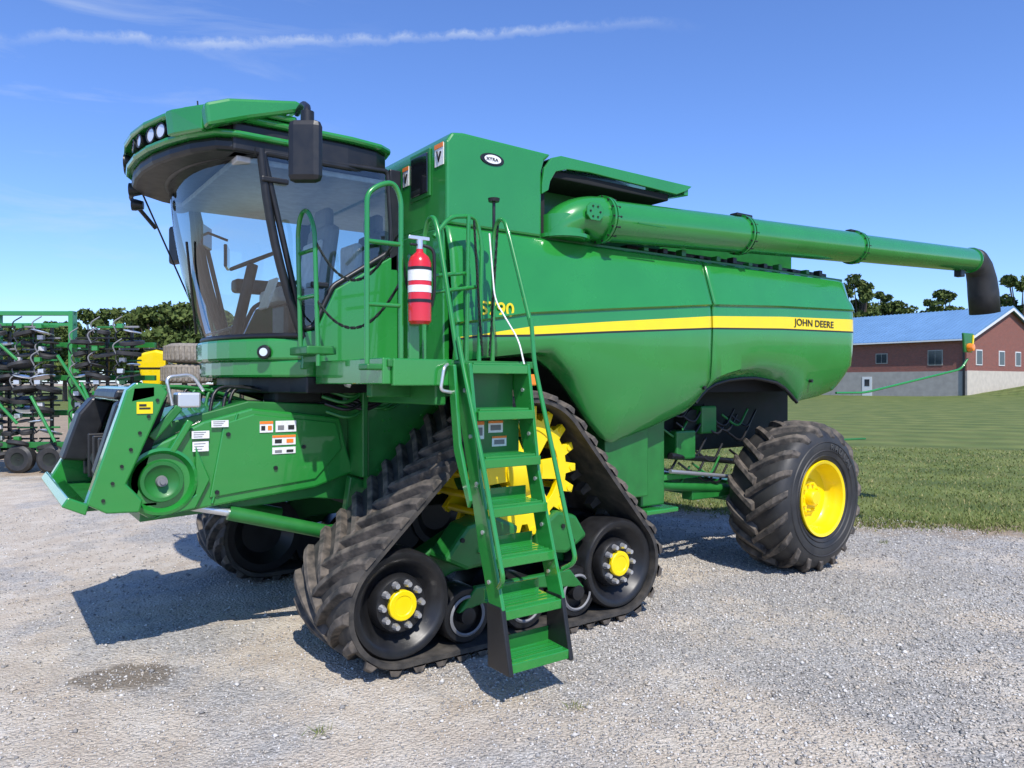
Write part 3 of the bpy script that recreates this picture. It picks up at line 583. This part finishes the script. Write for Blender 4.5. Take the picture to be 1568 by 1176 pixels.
prism('header_frame_far_lip',[(.46,1.2),(.60,1.13),(.62,1.2),(.5,1.26)],5.6,7.38,GREEN,bevel=.01)
box('header_shadow_fill',.58,1.05,5.72,7.26,1.14,1.165,GREEND,.004)  # plate added to close the lit gap in the frame's ground shadow
prism('header_top_beam',[(.86,1.86),(1.02,1.90),(1.02,1.98),(.88,1.97)],5.6,7.38,GREEN,bevel=.01)
prism('header_opening_dark',[(.80,1.22),(1.03,1.9),(1.12,1.9),(.9,1.15)],5.72,7.26,BLKM,bevel=0)
prism('header_wing_black',[(.66,1.38),(.80,1.36),(.97,1.82),(.87,1.90),(.80,1.86)],5.74,5.90,BLK,bevel=.02)
prism('header_wing_black_far',[(.58,1.38),(.76,1.36),(.95,1.84),(.80,1.88),(.70,1.75)],7.0,7.3,BLK,bevel=.02)
prism('header_wing_top',[(.80,1.88),(1.06,1.90),(1.04,1.96),(.82,1.95)],5.9,7.0,BLK,bevel=.02)
tube('header_drum',[(.82,5.75,1.4),(.82,7.2,1.4)],.07,DARK,0)
for k in range(5): box('drum_slat_%d'%k,.74,.90,5.85+k*.3,5.9+k*.3,1.25,1.6,BLK,.01)
box('frame_decal',.90,1.00,5.592,5.598,1.79,1.87,YEL,0); box('frame_decal_b',.915,.985,5.589,5.592,1.82,1.832,DECB,0); box('frame_decal_c',.915,.96,5.589,5.592,1.84,1.855,DECB,0)
for i in range(7): cyl('frame_bolt_%d'%i,(.70+.055*i,5.6,1.22+.11*i),(.70+.055*i,5.588,1.22+.11*i),.012,DARK,seg=8)
for i,(x,z,w_,h_,m_) in enumerate([(1.335,1.625,.12,.055,WHITE),(1.335,1.54,.11,.07,WHITE),(1.47,1.70,.12,.05,WHITE)]):
    box('feeder_decal_%d'%i,x-w_/2,x+w_/2,5.702,5.708,z-h_/2,z+h_/2,m_,0)
    for k in range(3): box('feeder_decal_line_%d_%d'%(i,k),x-w_*.4,x+w_*(.1+.1*k),5.700,5.702,z-h_*.3+k*h_*.28,z-h_*.3+k*h_*.28+.005,GREY,0)
for i,(x,z,w_,h_,m_) in enumerate([(1.81,1.665,.10,.085,WHITE),(1.96,1.665,.16,.085,WHITE),(1.945,1.56,.18,.075,WHITE),(1.945,1.48,.18,.05,WHITE)]):
    box('feeder_label_%d'%i,x-w_/2,x+w_/2,5.708,5.714,z-h_/2,z+h_/2,m_,0)
    for k in range(2):
        xx=x-w_*.25+k*w_*.5; box('feeder_label_pic_%d_%d'%(i,k),xx-w_*.15,xx+w_*.15,5.705,5.708,z-h_*.3,z+h_*.1,DECB if k==i%2 else (ORA if i in (0,2) else GREY),0)
    if i in (0,2): box('feeder_label_band_%d'%i,x-w_/2,x+w_/2,5.705,5.708,z+h_*.27,z+h_*.5,ORA,0)
for i,(x,z) in enumerate([(1.53,1.62),(1.88,1.35),(2.1,1.5),(1.45,1.2)]): cyl('feeder_bolt_%d'%i,(x,5.72,z),(x,5.70,z),.016,BLK,seg=8)
box('multicoupler',1.18,1.34,5.70,5.86,1.82,1.93,CHR,.015); tube('multicoupler_handle',[(1.14,5.68,1.84),(1.10,5.68,2.04),(1.28,5.72,2.06),(1.36,5.72,1.94)],.012,CHR,.05)
for i in range(14):
    x=1.05+random.random()*.6;y=5.8+random.random()*1.2; tube('feeder_hose_%d'%i,[(x,y,1.75),(x+.05,y+.05,1.98),(x+.4,y+.1,1.95),(x+.7,y+.1,1.85)],.013,random.choice([BLK,BLK,GREEND,BLK]),.12)
rbox('frame_link_a',(1.1,5.70,1.72),(.28,.03,.06),GREEND,ry=R(-50),bev=.01); rbox('frame_link_b',(1.20,5.69,1.62),(.25,.03,.05),GREEN,ry=R(-60),bev=.01)
cyl('lift_cylinder',(1.55,5.78,1.03),(2.33,5.72,.80),.055,GREEND); cyl('lift_rod',(1.2,5.8,1.12),(1.6,5.78,1.02),.03,CHR); tube('lift_eye',[(2.33,5.70,.72),(2.33,5.70,.86)],.06,GREEN,0)
prism('front_axle_plate',[(2.36,.68),(2.5,.66),(2.62,1.2),(2.45,1.25)],5.62,5.70,GREEND,bevel=.01)
tube('lift_cylinder_far',[(1.4,7.15,1.02),(2.4,7.15,.75)],.055,GREEND,0)
box('under_cab_motor',1.9,2.3,5.8,6.1,1.84,2.0,DARK,.03); lathe('under_cab_lamp',[(-.01,0),(-.01,.03),(.02,.04)],(2.28,5.3,2.0),LAMP,'x')
for i in range(12):
    x=2.1+random.random()*.5; z=1.75+random.random()*.3; tube('cab_hose_%d'%i,[(x,5.6,z),(x+.15,5.5,z-.06),(x+.35,5.55,z+.04)],.014,random.choice([BLK,GREEND]),.08)
# ---- tracks
def hull(pts):
    pts=sorted(pts)
    def cr(o,a,b): return (a[0]-o[0])*(b[1]-o[1])-(a[1]-o[1])*(b[0]-o[0])
    lo=[]
    for p in pts:
        while len(lo)>1 and cr(lo[-2],lo[-1],p)<=0: lo.pop()
        lo.append(p)
    up=[]
    for p in reversed(pts):
        while len(up)>1 and cr(up[-2],up[-1],p)<=0: up.pop()
        up.append(p)
    return lo[:-1]+up[:-1]
CI=[(2.39,.475,.38),(4.43,.475,.38),(3.50,1.31,.535)]
def track(tag,y0,y1,near):
    pts=[]
    for cx,cz,r in CI:
        for k in range(90): a=2*math.pi*k/90; pts.append((cx+r*math.cos(a),cz+r*math.sin(a)))
    H=np.array(hull(pts)); Hc=np.vstack([H,H[:1]]); seg=np.hypot(*np.diff(Hc,axis=0).T); cum=np.concatenate([[0],np.cumsum(seg)]); Lt=cum[-1]
    def pos(s):
        s=s%Lt; p=np.array([np.interp(s,cum,Hc[:,0]),np.interp(s,cum,Hc[:,1])])
        e=.03; q=np.array([np.interp((s+e)%Lt,cum,Hc[:,0]),np.interp((s+e)%Lt,cum,Hc[:,1])]); q0=np.array([np.interp((s-e)%Lt,cum,Hc[:,0]),np.interp((s-e)%Lt,cum,Hc[:,1])])
        t=q-q0; t/=np.hypot(*t); return p,t,np.array([t[1],-t[0]])
    n=240; V=[];F=[]
    prof=[(y0,0.0),(y0,.035),(y0+.015,.045),(y1-.015,.045),(y1,.035),(y1,0.0)]
    for i in range(n):
        p,t,nn=pos(Lt*i/n)
        for (y,h) in prof: q=p+nn*h; V.append((q[0],y,q[1]))
    m=len(prof)
    for i in range(n):
        for j in range(m): a=i*m+j;b=i*m+(j+1)%m;c=((i+1)%n)*m+(j+1)%m;d_=((i+1)%n)*m+j; F.append((a,b,c,d_))
    mesh('track_belt_'+tag,V,F,RUB,0,True)
    V=[];F=[]; NL=int(Lt/.172); W=y1-y0
    for side in (0,1):
        for k in range(NL):
            s0=Lt*(k+.5*side)/NL; base=len(V); K=6
            for j in range(K+1):
                u=j/K; yy=(u*W*.54-.014*(j==0)); y=y0+yy if side==0 else y1-yy
                s=s0+.30*u**1.15; p,t,nn=pos(s)
                hh=.100 if j>0 else .080
                for (dt,h) in ((-.048,.040),(-.028,hh),(.028,hh),(.048,.040)):
                    q=p+nn*h+t*dt; V.append((q[0],y,q[1]))
            for j in range(K):
                for c in range(3): a=base+j*4+c; F.append((a,a+1,a+5,a+4))
            F.append((base,base+1,base+2,base+3)); a=base+K*4; F.append((a+3,a+2,a+1,a))
    mesh('track_lugs_'+tag,V,F,RUBL,.006)
    V=[];F=[]
    for k in range(NL):
        p,t,nn=pos(Lt*k/NL); b0=len(V); yc=(y0+y1)/2
        for y,dt,h in ((-.06,-.04,0),(-.06,.04,0),(.06,.04,0),(.06,-.04,0),(-.04,-.025,-.09),(-.04,.025,-.09),(.04,.025,-.09),(.04,-.025,-.09)):
            q=p+nn*h+t*dt; V.append((q[0],yc+y,q[1]))
        F+= [tuple(b0+i for i in f) for f in ((0,1,2,3),(4,7,6,5),(0,4,5,1),(1,5,6,2),(2,6,7,3),(3,7,4,0))]
    mesh('track_guides_'+tag,V,F,RUB)
    sg=1 if near else -1
    yo=y0 if near else y1
    def Y(a): return yo+sg*a
    for i,(cx,cz,r) in enumerate(CI[:2]):
        for k,(a,b) in enumerate(((.05,.33),(.57,.85))):
            lathe('idler_%s_%d_%d'%(tag,i,k),[(Y(a+.07),.0),(Y(a+.08),.10),(Y(a+.12),.2),(Y(a+.10),.25),(Y(a+.02),.30),(Y(a),.33),(Y(a),.36),(Y(a+.02),.375),(Y(b),.375),(Y(b),.30),(Y(b-.1),.2),(Y(b-.1),0)],(cx,0,cz),BLK)
        hy=.04
        lathe('idler_hub_%s_%d'%(tag,i),[(Y(hy+.08),.105),(Y(hy+.0),.104),(Y(hy-.005),.098),(Y(hy-.005),.07),(Y(hy-.0),.065),(Y(hy-.0),0)],(cx,0,cz),YEL)
        lathe('idler_plate_%s_%d'%(tag,i),[(Y(hy+.03),.10),(Y(hy+.03),.185),(Y(hy+.05),.20),(Y(hy+.12),.205)],(cx,0,cz),BLK)
        for k in range(10):
            a=2*math.pi*k/10; cyl('idler_bolt_%s_%d_%d'%(tag,i,k),(cx+.148*math.cos(a),Y(hy+.03),cz+.148*math.sin(a)),(cx+.148*math.cos(a),Y(hy-.015),cz+.148*math.sin(a)),.027,CHR,.018,8)
    for i,cx in enumerate((2.93,3.46,3.98)):
        for k,(a,b) in enumerate(((.08,.33),(.57,.82))):
            lathe('roller_%s_%d_%d'%(tag,i,k),[(Y(a+.05),0),(Y(a+.05),.13),(Y(a),.15),(Y(a),.19),(Y(a+.02),.205),(Y(b),.205),(Y(b),0)],(cx,0,.30),BLK)
        lathe('roller_ring_%s_%d'%(tag,i),[(Y(.07),.125),(Y(.06),.135),(Y(.07),.15)],(cx,0,.30),GREY)
        lathe('roller_cap_%s_%d'%(tag,i),[(Y(.05),0),(Y(.055),.06),(Y(.14),.065)],(cx,0,.30),BLK)
    cx,cz,r=CI[2]
    for k,a in enumerate((.14,.66)):
        V=[];F=[];nt_=18; ys=(Y(a),Y(a+.05)); ring=[]
        for q in range(nt_):
            b_=2*math.pi*q/nt_; w_=2*math.pi/nt_
            for (f_,rr_) in ((-.32,.42),(-.26,.45),(-.16,.52),(.16,.52),(.26,.45),(.32,.42)): ring.append((b_+f_*w_,rr_))
        nr=len(ring)
        for y in ys:
            for (an,rr_) in ring: V.append((cx+rr_*math.cos(an),y,cz+rr_*math.sin(an)))
            for (an,rr_) in ring: V.append((cx+.34*math.cos(an),y,cz+.34*math.sin(an)))
        for q in range(nr):
            q2=(q+1)%nr
            F+= [(q,q2,nr+q2,nr+q),(2*nr+q,3*nr+q,3*nr+q2,2*nr+q2),(q,2*nr+q,2*nr+q2,q2),(nr+q,nr+q2,3*nr+q2,3*nr+q)]
        mesh('sprocket_ring_%s_%d'%(tag,k),V,F,YEL,.004)
        for q in range(6):
            b_=2*math.pi*q/6; o=[(.1,-.07),(.36,-.09),(.36,.09),(.1,.07)]
            prism('sprocket_spoke_%s_%d_%d'%(tag,k,q),[(cx+u*math.cos(b_)-v*math.sin(b_),cz+u*math.sin(b_)+v*math.cos(b_)) for u,v in o],Y(a+.01),Y(a+.04),YEL,bevel=.004)
    lathe('sprocket_hub_'+tag,[(Y(.10),0),(Y(.10),.13),(Y(.13),.17),(Y(.8),.17)],(cx,0,cz),YEL)
    for q in range(18):
        b_=2*math.pi*q/18; cyl('sprocket_bar_%s_%d'%(tag,q),(cx+.48*math.cos(b_),Y(.13),cz+.48*math.sin(b_)),(cx+.48*math.cos(b_),Y(.72),cz+.48*math.sin(b_)),.028,YEL,seg=10)
    a0,a1=sorted((Y(.36),Y(.54)))
    prism('track_frame_'+tag,[(2.35,.42),(2.5,.62),(3.2,.95),(3.3,1.2),(3.72,1.2),(3.8,.95),(4.35,.62),(4.48,.42),(4.2,.42),(3.9,.55),(3.0,.55),(2.6,.42)],a0,a1,GREEND,bevel=.02)
    a0,a1=sorted((Y(.10),Y(.36)))
    prism('track_frame_arm_'+tag,[(2.75,.72),(2.95,.62),(3.35,.66),(3.42,.9),(3.2,1.0),(2.95,.95)],a0,a1,GREEND,bevel=.03)
    prism('track_frame_arm_rear_'+tag,[(4.12,.74),(3.9,.62),(3.6,.66),(3.6,.85),(3.8,.98),(4.0,.92)],a0,a1,GREEND,bevel=.03)
    b0,b1=sorted((Y(.06),Y(.12)))
    prism('roller_bogie_'+tag,[(2.85,.33),(3.0,.5),(3.9,.5),(4.05,.33),(3.9,.36),(3.46,.42),(3.0,.36)],b0,b1,GREEND,bevel=.01)
    for k,(x,z) in enumerate([(2.9,.85),(3.05,.75),(3.2,.8),(3.7,.75),(3.85,.85),(3.95,.72)]): cyl('frame_stud_%s_%d'%(tag,k),(x,Y(.10),z),(x,Y(.085),z),.018,DARK,seg=8)
track('left',4.56,5.47,True); track('right',7.53,8.44,False)
# ---- rear wheels
def rwheel(tag,yo,sg):
    Y=lambda a: yo+sg*a
    cx,cz=7.30,.775
    P=[(.10,.385),(.045,.40),(.025,.43),(.0,.50),(-.005,.57),(.005,.64),(.035,.70),(.08,.735),(.13,.748),(.25,.76),(.36,.763),(.47,.76),(.59,.748),(.64,.735),(.685,.70),(.715,.64),(.72,.57),(.71,.45),(.62,.385)]
    lathe('tyre_'+tag,[(Y(a),r) for a,r in P],(cx,0,cz),RUBS,seg=72)
    V=[];F=[];NL=19
    def surf(u):
        a=[.012,.04,.09,.16,.24,.32,.40][int(round(u*6))]; r=[.655,.708,.74,.752,.758,.762,.763][int(round(u*6))]; return a,r
    for side in (0,1):
        for k in range(NL):
            th0=2*math.pi*(k+.5*side)/NL; base=len(V)
            for j in range(7):
                u=j/6; a,r=surf(u); y=Y(a) if side==0 else Y(.72-a)
                th=th0+.40*u**1.1
                hh=[.014,.045,.052,.055,.055,.055,.055][j]; wd=[.03,.034,.034,.032,.030,.030,.034][j]
                ya=-.012*sg*(1 if side==0 else -1) if j<2 else 0
                for (dt,h) in ((-wd*1.5,-.004),(-wd*.9,hh),(wd*.9,hh),(wd*1.5,-.004)):
                    q=th+dt/.76; rr_=r+h; V.append((cx+rr_*math.cos(q),y+(ya if h>0 else 0),cz+rr_*math.sin(q)))
            for j in range(6):
                for c in range(3): a_=base+j*4+c; F.append((a_,a_+1,a_+5,a_+4))
            F.append((base,base+1,base+2,base+3)); a_=base+24; F.append((a_+3,a_+2,a_+1,a_))
    mesh('tyre_lugs_'+tag,V,F,RUBL,.006)
    lathe('rim_'+tag,[(Y(.10),.385),(Y(.03),.392),(Y(.022),.405),(Y(.01),.40),(Y(.02),.37),(Y(.09),.355),(Y(.12),.34),(Y(.17),.335),(Y(.20),.31),(Y(.21),.20),(Y(.18),.17),(Y(.18),.0)],(cx,0,cz),YEL,seg=64)
    lathe('rim_hub_'+tag,[(Y(.18),.09),(Y(.12),.085),(Y(.10),.07),(Y(.10),0)],(cx,0,cz),YEL)
    for k in range(10):
        a=2*math.pi*k/10; cyl('rim_bolt_%s_%d'%(tag,k),(cx+.14*math.cos(a),Y(.18),cz+.14*math.sin(a)),(cx+.14*math.cos(a),Y(.15),cz+.14*math.sin(a)),.014,YEL,seg=6)
    for rr_ in (.455,.51,.60): lathe('tyre_bead_%s_%d'%(tag,int(rr_*1000)),[(Y(.012 if rr_<.5 else -.001),rr_-.008),(Y(-.010 if rr_>.5 else .004),rr_),(Y(.012 if rr_<.5 else -.001),rr_+.008)],(cx,0,cz),RUBS,seg=64)
rwheel('left',4.50,1); rwheel('right',8.50,-1)
SWL=mat('sidewall_letter_rubber',(.07,.07,.068),.6)
for i,ch in enumerate('RADIAL'):
    a=R(78-i*9); c=bpy.data.curves.new('sidewall_letter','FONT'); c.body=ch; c.size=.09; c.extrude=.004; c.align_x='CENTER'
    o=bpy.data.objects.new('sidewall_letter_%d'%i,c); o.matrix_world=Matrix.Translation((7.30+.525*math.cos(a),4.492,.775+.525*math.sin(a)))@Matrix.Rotation(-(a-math.pi/2),4,'Y')@Matrix.Rotation(R(90),4,'X'); fin(o,SWL)
for o in S.objects:
    if o.parent is C: o.matrix_parent_inverse=_pinv
# ---------------------------------------------------------------- background: folded planter
PL=empty('folded_planter',(.35,20.7,0),R(-35)); PAR[0]=PL
def gb(n,*a,m=GREEN,b=.01): return box(n,*a,m,b)
for i,x in enumerate((-.12,.10,1.78)): gb('planter_post_%d'%i,x,x+.10,-.1,.1,.35,3.62)
gb('planter_top_bar',-.1,1.88,-.06,.06,3.52,3.62); gb('planter_bar_2',-.1,1.88,-.06,.06,3.28,3.35)
for i,z in enumerate((.45,1.25,2.05,2.8)): gb('planter_beam_%d'%i,-1.5,3.6,.15,.27,z,z+.12,m=GREEND)
for i,(xa,za,xb,zb) in enumerate(((-.1,.6,.5,1.6),(.15,2.0,.9,1.1),(1.8,.7,1.2,1.7),(1.85,2.6,2.5,1.5),(2.9,.8,2.3,2.0),(.2,3.2,.9,2.5))): tube('planter_brace_%d'%i,[(xa,-.62,za),(xb,-.5,zb)],.035,GREEN,0)
gb('planter_low_beam',-1.5,3.6,-.35,-.2,.55,.68,m=GREEND); gb('planter_side_plate',-.15,.28,-.5,-.4,.55,1.5); gb('planter_side_arm',-.6,.3,-.55,-.45,2.0,2.12)
for i,(x,top) in enumerate(((-.9,3.2),(-.35,3.2),(.45,3.15),(.95,3.3),(1.4,3.25),(2.2,3.1),(2.65,3.2),(3.2,3.25))):
    gb('unit_mast_%d'%i,x-.03,x+.03,-.1,-.03,.5,top,m=BLK)
    z=.38; k=0
    while z<top:
        yy=-.35+.2*random.random(); r_=random.choice((.14,.19,.24,.26)); disc=random.random()<.4
        th_=.015 if disc else .05
        lathe('unit_wheel_%d_%d'%(i,k),[(-th_,0),(-th_,r_*.35),(-th_*.9,r_*.7),(-th_,r_*.85),(-th_*.6,r_),(th_*.6,r_),(th_,r_*.85),(th_*.8,r_*.5),(th_*.8,0)],(x+random.uniform(-.14,.14),yy,z+random.uniform(-.03,.03)),CHR if disc and random.random()<.4 else RUBS,'z',20,True,Matrix.Rotation(R(random.uniform(-18,18)),3,'X')@Matrix.Rotation(R(random.uniform(-16,16)),3,'Y'))
        gb('unit_arm_%d_%d'%(i,k),x-.2,x+.24,yy+.05,yy+.1,z+.10,z+.14,m=random.choice([BLK,DARK,GREY,GREEND]))
        if random.random()<.65: gb('unit_plate_%d_%d'%(i,k),x-.18,x-.05,yy-.1,yy,z+.08,z+.18,m=random.choice([GREY,GREEN,CHR,GREEN,LGREY]))
        tube('unit_hose_%d_%d'%(i,k),[(x-.2,yy-.05,z),(x-.28,yy-.1,z+.2),(x-.1,yy,z+.35)],.015,random.choice([BLK,BLK,GREY]),.1)
        z+=.25; k+=1
for i,x in enumerate((.9,1.6)):
    lathe('transport_tyre_%d'%i,[(-.1,.15),(-.11,.25),(-.07,.31),(.07,.31),(.11,.25),(.1,.15)],(x,-.4,.31),RUBS,'y',32); lathe('transport_rim_%d'%i,[(-.08,0),(-.08,.13),(-.1,.16)],(x,-.4,.31),DARK,'y',24)
PAR[0]=None
PL2=empty('yellow_seed_hopper',(3.68,20.1,0),R(-35)); PAR[0]=PL2
prism('hopper_shell',[(-.2,1.9),(-.3,2.3),(-.38,2.55),(-.25,2.72),(.1,2.80),(.34,2.74),(.4,2.4),(.2,1.9)],-.3,.3,YEL,bevel=.06); box('hopper_lid',-.20,.20,-.24,.24,2.79,2.84,BLK,.02); box('hopper_band',-.36,.38,-.315,-.30,2.33,2.37,BLK,.005)
for i,x in enumerate((-.25,.2)): box('hopper_leg_%d'%i,x,x+.08,-.2,.2,0,1.95,GREEND,.01)
PAR[0]=None
TS=empty('tyre_stack',(4.20,19.15,0)); PAR[0]=TS
TIRE=mat('dusty_tyre',(.20,.175,.14),.85,noise=.4,nscale=18,col2=(.34,.30,.24),bump=.5)
for k in range(6):
    ox,oy=random.uniform(-.04,.04),random.uniform(-.04,.04)
    lathe('stacked_tyre_%d'%k,[(-.2,.25),(-.23,.4),(-.19,.5),(-.1,.545),(.1,.545),(.19,.5),(.23,.4),(.2,.25),(-.2,.25)],(ox,oy,.25+.49*k),TIRE,'z',40)
    for q in range(28):
        a=2*math.pi*q/28; o=box('tyre_lug_%d_%d'%(k,q),.52,.575,-.03,.03,-.17,.17,TIRE,.01); o.location=(ox,oy,.25+.49*k); o.rotation_euler=(.0,0,a)
PAR[0]=None
# ---------------------------------------------------------------- building
BR=mat('brick',(.20,.06,.04),.85); nt=BR.node_tree; b=nt.nodes['Principled BSDF']
br=nt.nodes.new('ShaderNodeTexBrick'); br.inputs['Scale'].default_value=1; br.inputs['Brick Width'].default_value=.24; br.inputs['Row Height'].default_value=.08; br.inputs['Mortar Size'].default_value=.006
br.inputs['Color1'].default_value=(.27,.07,.045,1); br.inputs['Color2'].default_value=(.18,.05,.035,1); br.inputs['Mortar'].default_value=(.28,.24,.21,1)
tcb=nt.nodes.new('ShaderNodeTexCoord'); sp=nt.nodes.new('ShaderNodeSeparateXYZ'); ad=nt.nodes.new('ShaderNodeMath'); cb=nt.nodes.new('ShaderNodeCombineXYZ')
nt.links.new(tcb.outputs['Object'],sp.inputs[0]); nt.links.new(sp.outputs[0],ad.inputs[0]); nt.links.new(sp.outputs[1],ad.inputs[1]); nt.links.new(ad.outputs[0],cb.inputs[0]); nt.links.new(sp.outputs[2],cb.inputs[1])
nt.links.new(cb.outputs[0],br.inputs['Vector']); nt.links.new(br.outputs['Color'],b.inputs['Base Color'])
BLOCK=mat('grey_block',(.36,.335,.30),.9,noise=.1,nscale=1.5); CREAM=mat('cream_block',(.55,.49,.41),.9,noise=.08,nscale=2)
ROOF=mat('blue_metal_roof',(.13,.26,.44),.5,noise=.06,nscale=.5); TRIM=mat('white_trim',(.7,.7,.68),.6); WIN=mat('window_glass',(.03,.04,.05),.08,spec=.8)
BL=empty('brick_building'); PAR[0]=BL
x0,x1,y0,y1=86,107.1,36.7,84; xm=96.55
box('block_base',x0-.08,x1+.08,y0-.08,y1,.1,3.25,BLOCK,0); box('gable_base_face',x0-.085,x1+.05,y0-.10,y0-.082,.1,3.3,CREAM,0)
prism('brick_walls',[(x0,3.25),(x1,3.25),(x1,6.8),(xm,10.5),(x0,6.8)],y0,y1,BR,bevel=0)
for i,s_ in enumerate((-1,1)):
    xe=xm+s_*11.1; a=[(xm,10.75),(xe,6.72),(xe,6.55),(xm,10.55)]
    prism('roof_slope_%d'%i,a,y0-.5,y1+.5,ROOF,bevel=0)
for k in range(0,96):
    y=y0-.45+k*.5
    if y<y1: mesh('roof_rib_%d'%k,[(xm,y,10.77),(xm,y+.06,10.77),(x0-.55,y+.06,6.74),(x0-.55,y,6.74),(xm,y+.03,10.84),(x0-.55,y+.03,6.81)],[(0,4,5,3),(4,1,2,5),(3,5,2)],ROOF,fix=False)
box('gutter',x0-.66,x0-.52,y0-.5,y1+.5,6.50,6.66,TRIM,0)
for i,s_ in enumerate((-1,1)): prism('rake_trim_%d'%i,[(xm,10.56),(xm+s_*11.1,6.56),(xm+s_*11.1,6.3),(xm,10.25)],y0-.52,y0-.48,TRIM,bevel=0)
for i,(y,w_,za,zb) in enumerate(((45.9,1.4,4.2,5.4),(39.9,1.6,3.9,5.6),(52,1.5,4.2,5.5),(58,1.5,4.2,5.5))):
    box('window_frame_%d'%i,x0-.06,x0+.1,y-w_/2,y+w_/2,za,zb,BLOCK,0); box('window_pane_%d'%i,x0-.08,x0-.065,y-w_/2+.1,y-.03,za+.1,zb-.1,WIN,0); box('window_pane_b_%d'%i,x0-.08,x0-.065,y+.03,y+w_/2-.1,za+.1,zb-.1,WIN,0)
for i,x in enumerate((88.9,94.6,99,104)):
    box('gable_window_frame_%d'%i,x-.75,x+.75,y0-.06,y0+.1,3.9,5.6,TRIM,0); box('gable_window_pane_%d'%i,x-.62,x+.62,y0-.08,y0-.065,4.02,5.48,WIN,0)
box('door',x0-.12,x0-.09,47.0,48.2,.4,2.7,TRIM,0); box('door_pane',x0-.14,x0-.125,47.3,47.9,1.6,2.4,WIN,0)
box('downspout',x0-.25,x0-.1,y0+.1,y0+.3,.4,6.6,BLK,0)
PAR[0]=None
# ---------------------------------------------------------------- trees
FOL=island_mat('foliage',[(0,(.04,.07,.016)),(1,(.12,.155,.038))],.85); BARK=mat('bark',(.10,.075,.055),.9,noise=.3)
def trees(name,specs,leaf=.3):
    LV=[];  TV=[];TF=[]
    def limb(a,b,r0,r1):
        a=np.array(a,float);b=np.array(b,float);d=b-a; d/=np.linalg.norm(d)+1e-9; u=np.cross(d,(.3,.9,.1)); u/=np.linalg.norm(u); v=np.cross(d,u); s=len(TV)
        for p,r in ((a,r0),(b,r1)):
            for k in range(6): an=2*math.pi*k/6; TV.append(tuple(p+u*r*math.cos(an)+v*r*math.sin(an)))
        for k in range(6): TF.append((s+k,s+(k+1)%6,s+6+(k+1)%6,s+6+k))
    for (x,y,h,w_,dens) in specs:
        limb((x,y,0),(x,y,h*.45),h*.03,h*.02)
        nclump=int(34*dens)
        for c in range(nclump):
            a=random.uniform(0,6.28); t=random.random(); zz=h*(.30+.66*t); rad=w_*.5*math.sqrt(max(.02,1-((t-.38)/.66)**2))*random.uniform(.25,1)
            cx,cy=x+math.cos(a)*rad,y+math.sin(a)*rad; limb((x,y,h*random.uniform(.25,.45)),(cx,cy,zz),h*.010,h*.003)
            cr=w_*random.uniform(.09,.17); n=int(130*dens)
            g=rng.normal(0,1,(n,3)); g/=np.linalg.norm(g,axis=1)[:,None]; g*= (rng.uniform(.3,1,n)**.5)[:,None]*cr; g[:,2]*=.7
            LV.append(g+np.array([cx,cy,zz]))
    P=np.vstack(LV); n=len(P); a=rng.normal(0,1,(n,3)); a/=np.linalg.norm(a,axis=1)[:,None]; b=np.cross(a,rng.normal(0,1,(n,3))); b/=np.linalg.norm(b,axis=1)[:,None]
    s=rng.uniform(.5,1.1,n)[:,None]*leaf
    v=np.stack([P-a*s,P+b*s*.6,P+a*s,P-b*s*.6],1).reshape(-1,3)
    nv=len(TV); allv=TV+[tuple(q) for q in v]; F=TF+[tuple(nv+4*i+k for k in range(4)) for i in range(n)]
    me=bpy.data.meshes.new(name); me.from_pydata(allv,[],F); me.materials.append(BARK); me.materials.append(FOL)
    me.polygons.foreach_set('material_index',[0]*len(TF)+[1]*n); o=bpy.data.objects.new(name,me); S.collection.objects.link(o)
trees('tree_line',[(11.2,69.5,8.3,6,1),(12.3,66.2,8.2,6,1),(14.7,68.3,8.7,6.5,1),(14.7,63.3,8.1,5,1),(15.8,62.6,7.8,6,1),(11.5,73.5,7.0,4,1),(10.1,85.1,9.4,5,1),(8,92.7,8.4,7,1),(5.8,94.3,7.9,8,1),(3.0,96.3,7.9,8,1),(-1,99,7.9,9,1),(20.4,71.6,7.5,7,1),(26.1,79.7,8,8,1),(31.2,81.4,8,9,1)],.28)
trees('distant_trees',[(120.1,67.6,20.0,8,1),(127.9,67.3,18.0,8,1),(131.8,67.7,16.0,7,.8),(132.2,64.9,17.0,8,.28),(134.0,61.3,18.0,7,1),(139.8,61.4,15.4,7,.8),(144.9,57.9,17.6,8,.9),(150.4,57.4,15.6,7,.7),(136.1,50.1,20,8,1),(139.6,47.9,20,9,1),(117,69.5,18,8,1)],.42)
